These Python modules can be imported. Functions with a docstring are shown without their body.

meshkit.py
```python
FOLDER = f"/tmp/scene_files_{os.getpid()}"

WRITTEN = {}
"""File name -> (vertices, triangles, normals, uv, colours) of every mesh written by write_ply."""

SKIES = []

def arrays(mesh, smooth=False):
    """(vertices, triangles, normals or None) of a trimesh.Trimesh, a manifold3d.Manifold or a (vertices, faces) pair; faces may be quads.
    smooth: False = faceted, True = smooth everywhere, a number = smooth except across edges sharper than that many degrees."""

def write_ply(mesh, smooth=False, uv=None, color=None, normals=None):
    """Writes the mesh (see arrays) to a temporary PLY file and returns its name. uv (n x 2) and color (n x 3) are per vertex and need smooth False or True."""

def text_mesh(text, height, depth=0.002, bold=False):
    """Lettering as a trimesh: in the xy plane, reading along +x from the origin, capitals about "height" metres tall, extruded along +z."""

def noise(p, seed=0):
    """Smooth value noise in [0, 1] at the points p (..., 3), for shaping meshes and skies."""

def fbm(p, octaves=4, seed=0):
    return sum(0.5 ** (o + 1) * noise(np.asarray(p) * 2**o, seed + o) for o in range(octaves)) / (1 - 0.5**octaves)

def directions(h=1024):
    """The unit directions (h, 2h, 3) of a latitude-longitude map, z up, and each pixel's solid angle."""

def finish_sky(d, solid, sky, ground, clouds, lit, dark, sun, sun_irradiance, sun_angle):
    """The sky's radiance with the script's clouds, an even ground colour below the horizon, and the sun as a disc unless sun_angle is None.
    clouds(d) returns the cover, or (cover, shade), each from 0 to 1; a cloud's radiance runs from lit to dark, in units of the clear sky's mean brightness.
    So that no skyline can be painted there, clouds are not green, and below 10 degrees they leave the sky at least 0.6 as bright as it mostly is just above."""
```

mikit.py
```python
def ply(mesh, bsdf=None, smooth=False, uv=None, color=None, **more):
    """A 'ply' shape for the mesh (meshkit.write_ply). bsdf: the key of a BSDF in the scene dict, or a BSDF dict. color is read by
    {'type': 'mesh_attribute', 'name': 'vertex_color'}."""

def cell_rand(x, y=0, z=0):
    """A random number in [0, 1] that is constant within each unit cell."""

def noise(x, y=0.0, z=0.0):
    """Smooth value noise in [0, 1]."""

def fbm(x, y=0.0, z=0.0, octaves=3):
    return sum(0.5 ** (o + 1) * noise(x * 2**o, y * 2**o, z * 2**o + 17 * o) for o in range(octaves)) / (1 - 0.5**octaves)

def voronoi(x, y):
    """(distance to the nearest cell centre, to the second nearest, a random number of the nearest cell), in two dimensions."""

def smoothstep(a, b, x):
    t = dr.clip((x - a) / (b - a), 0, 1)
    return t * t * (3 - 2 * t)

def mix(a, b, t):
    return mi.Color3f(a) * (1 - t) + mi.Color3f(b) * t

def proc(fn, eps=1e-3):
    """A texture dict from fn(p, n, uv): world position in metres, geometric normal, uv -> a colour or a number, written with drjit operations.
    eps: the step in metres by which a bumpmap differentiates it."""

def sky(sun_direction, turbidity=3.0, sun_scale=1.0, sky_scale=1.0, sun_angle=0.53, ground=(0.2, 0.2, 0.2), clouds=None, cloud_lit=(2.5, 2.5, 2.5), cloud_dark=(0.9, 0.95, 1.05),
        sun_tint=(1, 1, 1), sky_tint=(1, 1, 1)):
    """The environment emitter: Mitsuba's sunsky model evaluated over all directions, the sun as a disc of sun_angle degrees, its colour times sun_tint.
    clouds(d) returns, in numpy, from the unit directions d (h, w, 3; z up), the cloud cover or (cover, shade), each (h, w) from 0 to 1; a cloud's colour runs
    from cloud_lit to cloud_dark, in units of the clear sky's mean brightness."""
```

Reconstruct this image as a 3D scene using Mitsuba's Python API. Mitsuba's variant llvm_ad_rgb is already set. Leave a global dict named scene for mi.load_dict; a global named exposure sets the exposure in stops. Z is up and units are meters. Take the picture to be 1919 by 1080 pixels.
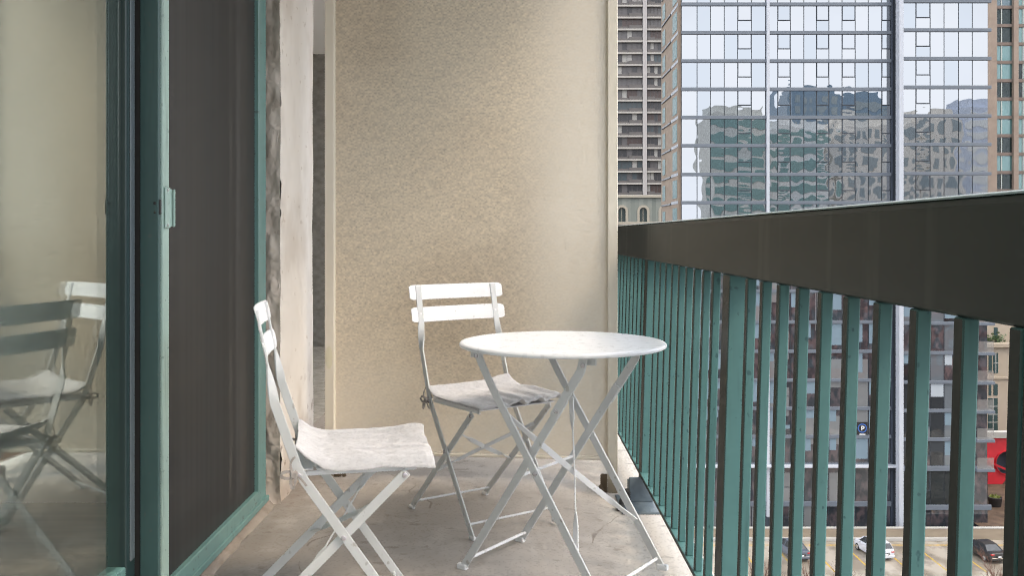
import math, random
import numpy as np, trimesh, mitsuba as mi, drjit as dr, mikit, meshkit
from mikit import ply, proc, noise, fbm, voronoi, cell_rand, smoothstep, mix
from shapely.geometry import Polygon, Point
from shapely import affinity

T = mi.ScalarTransform4f
scene, labels = {}, {}

# ------------------------------------------------------------------ camera, sky, exposure
F = 1765.0            # focal length in pixels of the 1919 x 1080 photograph
EYE = 1.045           # height of the lens above the balcony floor
exposure = 3.5
scene['camera'] = {'type': 'perspective', 'fov': math.degrees(2 * math.atan(959.5 / F)), 'fov_axis': 'x',
                   'principal_point_offset_x': 0.0, 'principal_point_offset_y': (540 - 441) / 1080.0,
                   'near_clip': 0.02, 'far_clip': 2000.0,
                   'to_world': T().look_at(origin=[0, 0, EYE], target=[0, 1, EYE], up=[0, 0, 1])}


def overcast(d):
    n = meshkit.fbm(d * np.array([3.0, 3.0, 6.0]) + 5.0, 4, 3)
    return np.ones(d.shape[:2]), np.clip((n - 0.45) * 1.6, 0, 0.5)


scene['sky'] = mikit.sky((0.55, -0.35, 0.75), turbidity=4, sun_scale=0.12, sun_angle=16, clouds=overcast,
                         cloud_lit=(2.45, 2.5, 2.62), cloud_dark=(1.65, 1.72, 1.85), ground=(0.2, 0.19, 0.18))

# ------------------------------------------------------------------ materials
def C(p, f):
    return p.x * f, p.y * f, p.z * f


def mat(name, d, two=True):
    scene[name] = {'type': 'twosided', 'bsdf': d} if two else d
    return name


def rgb(*c):
    return {'type': 'rgb', 'value': list(c)}


def bump(d, fn, scale, eps=1e-3):
    return {'type': 'bumpmap', 'arbitrary': proc(fn, eps), 'scale': scale, 'bsdf': d}


def principled(col, rough, spec=0.5, metal=0.0, **kw):
    return {'type': 'principled', 'base_color': col if isinstance(col, dict) else rgb(*col), 'roughness': rough, 'specular': spec, 'metallic': metal, **kw}


def teal_fn(base, dirt):
    def fn(p, n, uv):
        a = fbm(p.x * 9, p.y * 9, p.z * 4, 4)
        spots = smoothstep(0.735, 0.80, fbm(p.x * 75 + 7, p.y * 75, p.z * 46, 3))
        run = smoothstep(0.60, 0.85, fbm(p.x * 60, p.y * 60, p.z * 3.0, 3))
        c = mix(base, tuple(b * 1.28 for b in base), a)
        c = mix(c, dirt, spots * 0.75)
        return mix(c, tuple(b * 0.6 for b in base), run * 0.4)
    return fn


TEAL = (0.078, 0.172, 0.168)
rail_teal = teal_fn(TEAL, (0.04, 0.09, 0.10))


def rail_fn(p, n, uv):      # the bars' balcony-side faces are coloured a dark green-black, the other faces are teal
    inner_tone = mix((0.008, 0.014, 0.012), (0.022, 0.025, 0.020), fbm(p.x * 30, p.y * 30, p.z * 5, 3))
    return mix(rail_teal(p, n, uv), inner_tone, smoothstep(-0.6, -0.8, n.x))


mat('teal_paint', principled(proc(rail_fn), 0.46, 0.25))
mat('teal_frame', principled(proc(teal_fn((0.105, 0.200, 0.190), (0.08, 0.11, 0.11))), 0.35))
mat('teal_sky_lit', principled(proc(teal_fn((0.26, 0.36, 0.325), (0.18, 0.24, 0.22))), 0.35))  # same frame paint, lightened where it faces the sky
mat('teal_stile', principled((0.020, 0.040, 0.042), 0.35))
mat('teal_in_shade', principled(proc(teal_fn((0.036, 0.076, 0.077), (0.06, 0.085, 0.085))), 0.40))  # same frame paint, darkened to put the shade into its colour


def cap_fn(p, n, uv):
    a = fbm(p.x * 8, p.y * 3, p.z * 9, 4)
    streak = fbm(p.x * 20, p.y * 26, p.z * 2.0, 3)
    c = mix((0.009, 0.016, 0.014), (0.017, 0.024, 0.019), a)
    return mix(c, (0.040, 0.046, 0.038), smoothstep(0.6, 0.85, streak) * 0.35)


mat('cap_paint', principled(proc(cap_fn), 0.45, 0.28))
mat('cap_highlight', principled((0.33, 0.42, 0.42), 0.25, 0.7))  # pale base colour stands in for the highlight on the wet edge


def white_fn(p, n, uv):
    a = fbm(p.x * 14, p.y * 14, p.z * 14, 3)
    wear = smoothstep(0.72, 0.79, fbm(p.x * 55, p.y * 55, p.z * 55, 3))
    return mix(mix((0.71, 0.725, 0.745), (0.78, 0.79, 0.805), a), (0.36, 0.33, 0.29), wear * 0.45)


mat('white_metal', principled(proc(white_fn), 0.33))
mat('leg_metal', principled(proc(lambda p, n, uv: mix(mix((0.53, 0.545, 0.55), (0.63, 0.645, 0.65), fbm(p.x * 20, p.y * 20, p.z * 9, 3)), (0.30, 0.27, 0.23), smoothstep(0.72, 0.79, fbm(p.x * 60, p.y * 60, p.z * 40, 3)) * 0.5)), 0.36))


def table_fn(p, n, uv):
    a = fbm(p.x * 8, p.y * 8, 0, 4)
    b = smoothstep(0.62, 0.75, fbm(p.x * 60, p.y * 60, 3, 3))
    return mix(mix((0.68, 0.70, 0.725), (0.745, 0.76, 0.78), a), (0.54, 0.555, 0.575), b * 0.45)


mat('table_white', principled(proc(table_fn), 0.30))
mat('bolt_metal', {'type': 'roughconductor', 'alpha': 0.25, 'material': 'Cr'}, True)
mat('black_rubber', principled((0.02, 0.02, 0.02), 0.6))


def linen_fn(p, n, uv):
    w = fbm(p.x * 70, p.y * 70, p.z * 30, 3)
    t = noise(p.x * 420, p.y * 420, p.z * 420)
    c = mix((0.47, 0.465, 0.475), (0.60, 0.595, 0.605), w)
    return mix(c, (0.33, 0.325, 0.335), smoothstep(0.4, 0.9, noise(p.x * 190, p.y * 190, p.z * 190)) * 0.5 * t)


def linen_bump(p, n, uv):
    return fbm(p.x * 60, p.y * 60, p.z * 60, 3) + 0.15 * noise(p.x * 500, p.y * 500, p.z * 500)


mat('linen', bump(principled(proc(linen_fn), 0.9, 0.2, sheen=0.4), linen_bump, 0.006))
mat('linen_tie', principled(proc(lambda p, n, uv: mix((0.26, 0.23, 0.21), (0.42, 0.39, 0.37), noise(p.x * 90, p.y * 90, p.z * 90))), 0.9, 0.2))


def floor_fn(p, n, uv):
    a = fbm(p.x * 1.7, p.y * 1.7, 0, 5)
    b = fbm(p.x * 16 + 4, p.y * 16, 0, 4)
    g = noise(p.x * 150, p.y * 110, 0)
    c = mix((0.310, 0.285, 0.262), (0.390, 0.363, 0.338), smoothstep(0.3, 0.7, a * 0.6 + b * 0.4))
    c = mix(c, (0.55, 0.52, 0.48), smoothstep(0.30, 0.46, p.x + 0.10 * (b - 0.5)) * 0.75)      # wet outer strip, sky light on it painted in as a pale tone
    spots = smoothstep(0.70, 0.82, fbm(p.x * 14 + 31, p.y * 20, 0, 4))
    c = mix(c, (0.10, 0.082, 0.068), spots * 0.35)
    c = mix(c, (0.16, 0.125, 0.10), smoothstep(-0.74, -0.90, p.x + 0.12 * (b - 0.5)) * 0.35)
    crack = smoothstep(0.0045, 0.001, dr.abs(fbm(p.x * 1.3 + 8.2, p.y * 1.3 + 2.0, 0, 4) - 0.5)) * smoothstep(0.45, 0.6, b)
    c = mix(c, (0.12, 0.10, 0.085), crack * 0.55)
    return mix(c, (0.15, 0.13, 0.11), smoothstep(0.55, 0.95, g) * 0.22)


mat('concrete_floor', bump(principled(proc(floor_fn), 0.62, 0.4), lambda p, n, uv: fbm(p.x * 60, p.y * 60, 0, 4), 0.004))


def panel_fn(p, n, uv):
    g1 = noise(p.x * 150 + 0.3, 1.5, p.z * 150)
    g2 = noise(p.x * 78 + p.z * 31, 4.5, p.z * 78 - p.x * 31)
    g3 = fbm(p.x * 34 - p.z * 11, 7.5, p.z * 34 + p.x * 11, 2)
    grain = g1 * 0.62 + g2 * 0.28 + g3 * 0.10
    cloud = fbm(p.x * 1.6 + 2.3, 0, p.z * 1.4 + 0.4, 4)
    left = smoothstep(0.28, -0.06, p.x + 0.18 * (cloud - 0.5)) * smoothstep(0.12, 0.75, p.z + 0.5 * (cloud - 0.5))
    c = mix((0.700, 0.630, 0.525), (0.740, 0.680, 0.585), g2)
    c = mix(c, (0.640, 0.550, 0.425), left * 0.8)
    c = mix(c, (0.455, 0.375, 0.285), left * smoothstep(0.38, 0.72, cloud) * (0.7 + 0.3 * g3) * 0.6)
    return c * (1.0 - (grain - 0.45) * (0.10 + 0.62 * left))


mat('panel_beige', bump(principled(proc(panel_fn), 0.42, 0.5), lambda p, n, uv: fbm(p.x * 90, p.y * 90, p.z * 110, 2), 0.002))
mat('post_beige', principled(proc(lambda p, n, uv: mix(mix((0.64, 0.59, 0.49), (0.72, 0.675, 0.58), fbm(p.x * 12, p.y * 12, p.z * 6, 3)), (0.22, 0.17, 0.11), smoothstep(0.13, 0.0, p.z + 0.10 * (fbm(p.x * 30, p.y * 30, p.z * 30, 3) - 0.4)) * 0.8)), 0.45))
mat('dirt_brown', principled((0.10, 0.075, 0.05), 0.9, 0.2))


def wall_fn(p, n, uv):
    a = fbm(p.x * 5, p.y * 5, p.z * 3, 4)
    c = mix((0.60, 0.545, 0.485), (0.72, 0.675, 0.62), smoothstep(0.25, 0.6, a))
    low = smoothstep(0.34, 0.0, p.z + 0.25 * (fbm(p.x * 15, p.y * 15, p.z * 12, 4) - 0.5))
    c = mix(c, (0.36, 0.29, 0.23), low * 0.75)
    peel = smoothstep(0.66, 0.72, fbm(p.x * 22, p.y * 22, p.z * 14, 4)) * smoothstep(0.55, 0.1, p.z)
    c = mix(c, (0.20, 0.13, 0.09), peel * 0.8)
    pin = smoothstep(0.80, 0.84, fbm(p.x * 30 + 3, p.y * 30, p.z * 30, 2))
    return mix(c, (0.40, 0.32, 0.25), pin * 0.35)


mat('wall_paint', bump(principled(proc(wall_fn), 0.7, 0.3), lambda p, n, uv: fbm(p.x * 40, p.y * 40, p.z * 40, 4), 0.006))


def rough_fn(p, n, uv):
    a = fbm(p.x * 18, p.y * 18, p.z * 9, 5)
    c = mix((0.44, 0.385, 0.33), (0.57, 0.515, 0.46), smoothstep(0.2, 0.8, a))
    chip = smoothstep(0.66, 0.74, fbm(p.x * 40 + 8, p.y * 40, p.z * 18, 4))
    c = mix(c, (0.24, 0.18, 0.14), chip * 0.4)
    return mix(c, (0.60, 0.54, 0.47), smoothstep(0.6, 0.8, fbm(p.x * 25 + 1, p.y * 25, p.z * 5, 3)) * 0.4)


mat('rough_plaster', bump(principled(proc(rough_fn), 0.9, 0.2), lambda p, n, uv: fbm(p.x * 70, p.y * 70, p.z * 70, 4), 0.012))
mat('curb_mortar', bump(principled(proc(lambda p, n, uv: mix((0.21, 0.175, 0.145), (0.36, 0.315, 0.275), fbm(p.x * 22, p.y * 22, p.z * 22, 4))), 0.9, 0.2), lambda p, n, uv: fbm(p.x * 60, p.y * 60, p.z * 60, 3), 0.008))
mat('stucco_grey', bump(principled(proc(lambda p, n, uv: mix((0.20, 0.19, 0.17), (0.42, 0.40, 0.36), fbm(p.x * 26, p.y * 26, p.z * 26, 3))), 0.9, 0.2), lambda p, n, uv: fbm(p.x * 22, p.y * 22, p.z * 22, 3), 0.04))
mat('ceiling_paint', principled((0.80, 0.785, 0.75), 0.8, 0.2))
mat('room_wall', principled((0.36, 0.36, 0.34), 0.8, 0.2))
mat('room_floor', principled(proc(lambda p, n, uv: mix((0.09, 0.07, 0.055), (0.15, 0.115, 0.09), fbm(p.x * 3, p.y * 30, 0, 3))), 0.5))
mat('outlet_white', principled((0.75, 0.75, 0.72), 0.4))
mat('gasket_grey', principled((0.10, 0.125, 0.14), 0.35))
mat('bracket_blue', principled(proc(lambda p, n, uv: mix((0.055, 0.080, 0.105), (0.15, 0.185, 0.21), fbm(p.x * 25, p.y * 25, p.z * 25, 4))), 0.4))
mat('door_glass', {'type': 'thindielectric', 'int_ior': 2.9, 'ext_ior': 1.0, 'specular_reflectance': rgb(0.93, 1.0, 0.94)}, False)


def screen_fn(p, n, uv):
    return mix((0.021, 0.0215, 0.022), (0.030, 0.030, 0.031), fbm(p.x * 2, p.y * 55, p.z * 0.35, 4))


mat('screen_mesh', {'type': 'mask', 'opacity': 0.80, 'bsdf': {'type': 'twosided', 'bsdf': principled(proc(screen_fn), 0.55, 0.5)}}, False)

# ------------------------------------------------------------------ helpers
def key_for(name):
    if name not in scene and name not in labels and not any(k.startswith(name + '__') for k in scene):
        return name
    i = 1
    while f'{name}_{i:03d}' in scene or f'{name}_{i:03d}' in labels:
        i += 1
    return f'{name}_{i:03d}'


def thing(name, label=None, cat=None, group=None, kind=None):
    k = key_for(name)
    e = {}
    if label: e['label'] = label
    if cat: e['category'] = cat
    if group: e['group'] = group
    if kind: e['kind'] = kind
    labels[k] = e
    return k


COUNT = {}


def part(parent, name, mesh, m, smooth=False, label=None, kind=None, **kw):
    base = f'{parent}__{name}'
    n = COUNT.get(base, 0)
    COUNT[base] = n + 1
    k = base if n == 0 else f'{base}_{n:03d}'
    scene[k] = mesh if isinstance(mesh, dict) else ply(mesh, m, smooth, **kw)
    if label or kind:
        labels[k] = {a: b for a, b in (('label', label), ('kind', kind)) if b}
    return k


def solo(name, mesh, m, label=None, cat=None, group=None, kind=None, smooth=False, **kw):
    k = thing(name, label, cat, group, kind)
    scene[k] = mesh if isinstance(mesh, dict) else ply(mesh, m, smooth, **kw)
    return k


def join(*ms):
    ms = [m for a in ms for m in (a if isinstance(a, list) else [a])]
    vs, fs, o = [], [], 0
    for v, f in ms:
        vs.append(v); fs.append(f + o); o += len(v)
    return np.vstack(vs), np.vstack(fs)


BOXV = np.array([[x, y, z] for z in (0, 1) for y in (0, 1) for x in (0, 1)], float)
BOXF = np.array([[0, 2, 3], [0, 3, 1], [4, 5, 7], [4, 7, 6], [0, 1, 5], [0, 5, 4], [2, 6, 7], [2, 7, 3], [0, 4, 6], [0, 6, 2], [1, 3, 7], [1, 7, 5]])


def box(x0, x1, y0, y1, z0, z1):
    return BOXV * [x1 - x0, y1 - y0, z1 - z0] + [x0, y0, z0], BOXF.copy()


def hull(pts):
    h = trimesh.convex.convex_hull(np.asarray(pts, float))
    return np.array(h.vertices), np.array(h.faces)


def cbox(x0, x1, y0, y1, z0, z1, c=0.003):
    lo, hi = np.array([x0, y0, z0]), np.array([x1, y1, z1])
    c = min(c, 0.45 * (hi - lo).min())
    pts = []
    for s in np.ndindex(2, 2, 2):
        p = np.where(s, hi, lo); q = np.where(s, -c, c)
        for ax in range(3):
            r = p + q; r[ax] = p[ax]; pts.append(r)
    return hull(pts)


def strap(pts, wide, w, t, c=0.18):
    """flat bar of width w and thickness t along pts; wide = direction of its width at each point"""
    pts = np.asarray(pts, float)
    wide = np.broadcast_to(np.asarray(wide, float), pts.shape)
    tan = np.gradient(pts, axis=0)
    tan /= np.linalg.norm(tan, axis=1, keepdims=True)
    a = wide - (wide * tan).sum(1, keepdims=True) * tan
    a /= np.linalg.norm(a, axis=1, keepdims=True)
    b = np.cross(tan, a)
    W, H, k = w / 2, t / 2, t * c
    prof = [(-W + k, -H), (W - k, -H), (W, -H + k), (W, H - k), (W - k, H), (-W + k, H), (-W, H - k), (-W, -H + k)]
    n, m = len(pts), len(prof)
    v = np.concatenate([[pts[i] + x * a[i] + y * b[i] for x, y in prof] for i in range(n)])
    f = []
    for i in range(n - 1):
        for j in range(m):
            p, q = i * m + j, i * m + (j + 1) % m
            f += [[p, q, q + m], [p, q + m, p + m]]
    for j in range(1, m - 1):
        f += [[0, j + 1, j], [(n - 1) * m, (n - 1) * m + j, (n - 1) * m + j + 1]]
    return v, np.array(f)


def tube(pts, r, n=8):
    pts = np.asarray(pts, float)
    r = np.broadcast_to(np.asarray(r, float), (len(pts),))
    tan = np.gradient(pts, axis=0)
    tan /= np.linalg.norm(tan, axis=1, keepdims=True) + 1e-12
    ref = np.array([0, 0, 1.0]) if abs(tan[0][2]) < 0.9 else np.array([1.0, 0, 0])
    a = np.cross(tan, ref); a /= np.linalg.norm(a, axis=1, keepdims=True) + 1e-12
    b = np.cross(tan, a)
    ang = np.arange(n) * 2 * np.pi / n
    v = np.concatenate([pts[i] + r[i] * (np.cos(ang)[:, None] * a[i] + np.sin(ang)[:, None] * b[i]) for i in range(len(pts))])
    f = []
    for i in range(len(pts) - 1):
        for j in range(n):
            p, q = i * n + j, i * n + (j + 1) % n
            f += [[p, q, q + n], [p, q + n, p + n]]
    e = (len(pts) - 1) * n
    for j in range(1, n - 1):
        f += [[0, j + 1, j], [e, e + j, e + j + 1]]
    return v, np.array(f)


def cyl(p, d, r, h, n=14):
    d = np.asarray(d, float) / np.linalg.norm(d)
    p = np.asarray(p, float)
    return tube([p, p + d * h * 0.75, p + d * h], [r, r, r * 0.7], n)


def grid(fn, nu, nv, closed=False):
    """surface fn(U, V) -> xyz over the unit square"""
    U, V = np.meshgrid(np.linspace(0, 1, nu), np.linspace(0, 1, nv), indexing='ij')
    P = np.stack(fn(U, V), -1).reshape(-1, 3)
    i, j = np.meshgrid(np.arange(nu - 1), np.arange(nv - 1), indexing='ij')
    a = (i * nv + j).ravel(); b = a + nv
    return P, np.vstack([np.stack([a, b, b + 1], 1), np.stack([a, b + 1, a + 1], 1)])


def tri(m):
    return trimesh.Trimesh(m[0], m[1], process=False)


def extrude(poly, h):
    m = trimesh.creation.extrude_polygon(poly, h, engine='earcut')
    return np.array(m.vertices), np.array(m.faces)


def xf(m, M):
    M = np.asarray(M, float)
    return m[0] @ M[:3, :3].T + M[:3, 3], m[1]


def frame3(o, ex, ey, ez):
    M = np.eye(4); M[:3, 0], M[:3, 1], M[:3, 2], M[:3, 3] = ex, ey, ez, o
    return M


def PX(x, Y): return (x - 960.0) * Y / F
def PZ(y, Y): return EYE - (y - 441.0) * Y / F


# ------------------------------------------------------------------ balcony: floor, ceiling, walls
RAIL_X, LEAN = 0.5197, 0.0294
def rail_x(z): return RAIL_X + LEAN * (z - 0.08)


def floor_z(X):
    t = np.clip((X - 0.0) / 0.44, 0, 1)
    return -0.036 * t * t * (3 - 2 * t)


def floor_grid(U, V):
    X = -1.10 + U * 1.75; Y = -2.4 + V * 11.4
    n = meshkit.fbm(np.stack([X * 6, Y * 6, X * 0], -1), 4, 5) - 0.5
    return X, Y, floor_z(X) + n * 0.004 - 0.012 * np.clip((X - 0.60) / 0.05, 0, 1) ** 2


k = thing('balcony_floor', 'stained brown-grey concrete balcony floor with a wet outer strip painted sky-bright', kind='structure')
scene[k] = ply(grid(floor_grid, 90, 420), 'concrete_floor', True)
k = thing('balcony_slab', 'concrete slab edge under the balcony floor', kind='structure')
scene[k] = ply(box(-1.1, 0.648, -2.4, 9.0, -0.26, -0.056), 'concrete_floor')
k = thing('ceiling', 'pale underside of the balcony above', kind='structure')
scene[k] = ply(box(-3.2, 0.65, -1.6, 9.2, 2.74, 2.96), 'ceiling_paint')

# painted wall stub between the two balconies, with its rough broken edge
def face_x(U, V):
    Y = 3.655 + U * 0.640; Z = -0.02 + V * 2.76
    P = np.stack([Y * 5, Z * 3, Y * 0], -1)
    d = (meshkit.fbm(P, 4, 2) - 0.5) * 0.012 + (meshkit.fbm(np.stack([Y * 22, Z * 14, Y * 0 + 4], -1), 3, 9) - 0.5) * 0.012 * np.clip(0.6 - Z, 0.12, 0.6)
    X = -0.900 + d - 0.03 * np.clip((U - 0.93) / 0.07, 0, 1) ** 2
    edge = np.clip(1 - U / 0.09, 0, 1)
    X = X - 0.006 * edge ** 2 + edge * (meshkit.fbm(np.stack([Z * 16, Z * 0, Y * 0], -1), 4, 7) - 0.5) * 0.035
    return X, Y, Z


def face_y(U, V):
    X = -0.985 + U * 0.087; Z = -0.02 + V * 2.76
    d = (meshkit.fbm(np.stack([X * 30, Z * 12, X * 0], -1), 5, 3) - 0.5) * 0.035
    return X, 3.650 + d, Z


def face_r(U, V):
    X = -0.93 - U * 1.2; Z = -0.02 + V * 2.76
    return X, 4.295 + (meshkit.fbm(np.stack([X * 9, Z * 9, X * 0], -1), 3, 8) - 0.5) * 0.02, Z


w = thing('wall_stub', 'cream painted wall with a broken plaster edge between screen door and beige panel', 'wall')
part(w, 'painted_face', grid(face_x, 60, 260), 'wall_paint', True)
part(w, 'broken_edge', grid(face_y, 14, 320), 'rough_plaster', True, label='rough brown broken plaster edge next to the green door jamb')
part(w, 'far_face', grid(face_r, 12, 40), 'wall_paint', True)
part(w, 'core', box(-2.2, -0.945, 3.69, 4.27, -0.02, 2.74), 'wall_paint')
part(w, 'corner_core', box(-0.9449, -0.919, 3.668, 4.26, -0.02, 2.738), 'rough_plaster')


def curb(U, V):
    Y = -2.2 + U * 5.86
    n = meshkit.fbm(np.stack([Y * 9, V * 3, Y * 0], -1), 4, 6) - 0.5
    X = -0.995 + V * (0.086 + 0.035 * n)
    Z = 0.034 * (1 - V ** 1.7) + 0.012 * n * (1 - V) + 0.0015 - 0.006 * V
    return X, Y, Z


solo('mortar_curb', grid(curb, 500, 10), 'curb_mortar', 'crumbling brown mortar strip along the foot of the sliding doors', 'curb', smooth=True)

# far balcony seen through the slit beside the panel
s = thing('stucco_wall', 'grey rough-cast wall seen through the slit left of the beige panel', 'wall')
part(s, 'face', box(-3.2, 0.55, 8.8, 9.0, -0.02, 2.74), 'stucco_grey')
k = thing('far_balcony_floor', 'damp grey floor of the next balcony behind the panel', kind='structure')
scene[k] = ply(box(-3.2, -1.098, 4.30, 8.8, -0.2, 0.0), 'stucco_grey')
solo('recess_wall', box(-3.4, -3.2, 4.3, 9.0, -0.02, 2.74), 'ceiling_paint', 'pale side wall of the recessed neighbouring balcony', 'wall')
solo('added_end_wall', box(-1.1, 0.44, -1.7, -1.6, -0.04, 2.735), 'panel_beige', 'unseen beige end wall added behind the viewer to hold back light', 'wall')  # added out of view to keep light off the balcony-side bar faces

# ------------------------------------------------------------------ divider panel
YL, YR = 4.085, 3.955
XL0, XL1 = PX(610, YL), PX(628, YL)
XR0, XR1 = PX(1139, YR), PX(1158, YR)
d = thing('divider_panel', 'tall beige speckled privacy panel held between two pale posts at the balcony end', 'divider panel')
ex = np.array([XR0 - XL1, YR - YL, 0]); Lp = np.linalg.norm(ex); ex /= Lp
ey = np.array([-ex[1], ex[0], 0])
MP = frame3([XL1, YL, 0], ex, ey, [0, 0, 1])
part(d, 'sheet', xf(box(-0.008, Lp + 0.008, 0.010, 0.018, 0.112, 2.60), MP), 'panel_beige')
part(d, 'bottom_channel', xf(cbox(0.001, Lp - 0.001, 0.002, 0.026, 0.096, 0.108, 0.002), MP), 'post_beige')
part(d, 'post', xf(cbox(-(XL1 - XL0), 0, -0.012, 0.035, -0.004, 2.735, 0.003), MP), 'post_beige', label='left pale post of the panel with a blistered paint patch')
part(d, 'post', xf(cbox(Lp, Lp + (XR1 - XR0), -0.012, 0.035, -0.042, 2.735, 0.003), MP), 'post_beige', label='right pale post of the panel, rusty and mossy at its foot')
part(d, 'post_bracket', xf(join(cbox(Lp - 0.03, Lp - 0.001, -0.02, 0.03, -0.036, 0.035, 0.004), cbox(Lp - 0.042, Lp - 0.015, -0.045, -0.02, -0.03, -0.012, 0.004), cyl((Lp - 0.028, -0.03, -0.02), (0, 0, 1), 0.008, 0.022)), MP), 'dirt_brown')
part(d, 'post_bracket', xf(join(cbox(0.001, 0.03, -0.018, 0.03, -0.002, 0.022, 0.004), cyl((0.045, -0.01, -0.004), (0, 0, 1), 0.008, 0.02)), MP), 'dirt_brown')
blister = hull([(x, -0.0135 - 0.003 * (1 - abs(b)), z) for x, z, b in [(-0.040 + 0.018 + 0.016 * math.cos(t), 0.515 + 0.050 * math.sin(t), r) for t in np.arange(14) * 2 * math.pi / 14 for r in (1,)] + [(-0.022, 0.515, 0)]] + [(-0.03, -0.0125, 0.5), (-0.015, -0.0125, 0.53)])
mat('blister', principled((0.66, 0.62, 0.47), 0.5))
part(d, 'paint_blister', xf(blister, MP), 'blister', 40)

# ------------------------------------------------------------------ railing
r = thing('balcony_railing', 'teal painted metal balcony railing with a broad dark handrail and upright bars', 'railing')
capp = []
def cap_profile():
    z0, z1 = 0.945, 1.091
    return [(0.549, z0), (0.544, z0 + 0.004), (0.547, z1 - 0.010), (0.550, z1 - 0.003), (0.556, z1), (0.622, z1), (0.628, z1 - 0.004), (0.630, z0)]


cp = cap_profile()
ys = np.linspace(-2.2, 8.8, 2)
v = np.array([[x, y, z] for y in ys for x, z in cp]); m = len(cp)
f = []
for j in range(m):
    p, q = j, (j + 1) % m
    f += [[p, p + m, q + m], [p, q + m, q]]
for j in range(1, m - 1):
    f += [[0, j, j + 1], [m, m + j + 1, m + j]]
part(r, 'handrail', (v, np.array(f)), 'cap_paint', 20, label='broad dark weathered handrail on top of the bars')
part(r, 'handrail_top', cbox(0.5495, 0.626, -2.2, 8.8, 1.0905, 1.0945, 0.0015), 'cap_highlight', label='upper face of the handrail with its wet pale highlight painted in')
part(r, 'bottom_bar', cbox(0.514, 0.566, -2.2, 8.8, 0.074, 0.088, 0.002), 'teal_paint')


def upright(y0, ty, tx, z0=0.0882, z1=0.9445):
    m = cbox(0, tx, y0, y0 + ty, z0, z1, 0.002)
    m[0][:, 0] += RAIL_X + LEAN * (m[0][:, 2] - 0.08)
    return m


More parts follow.
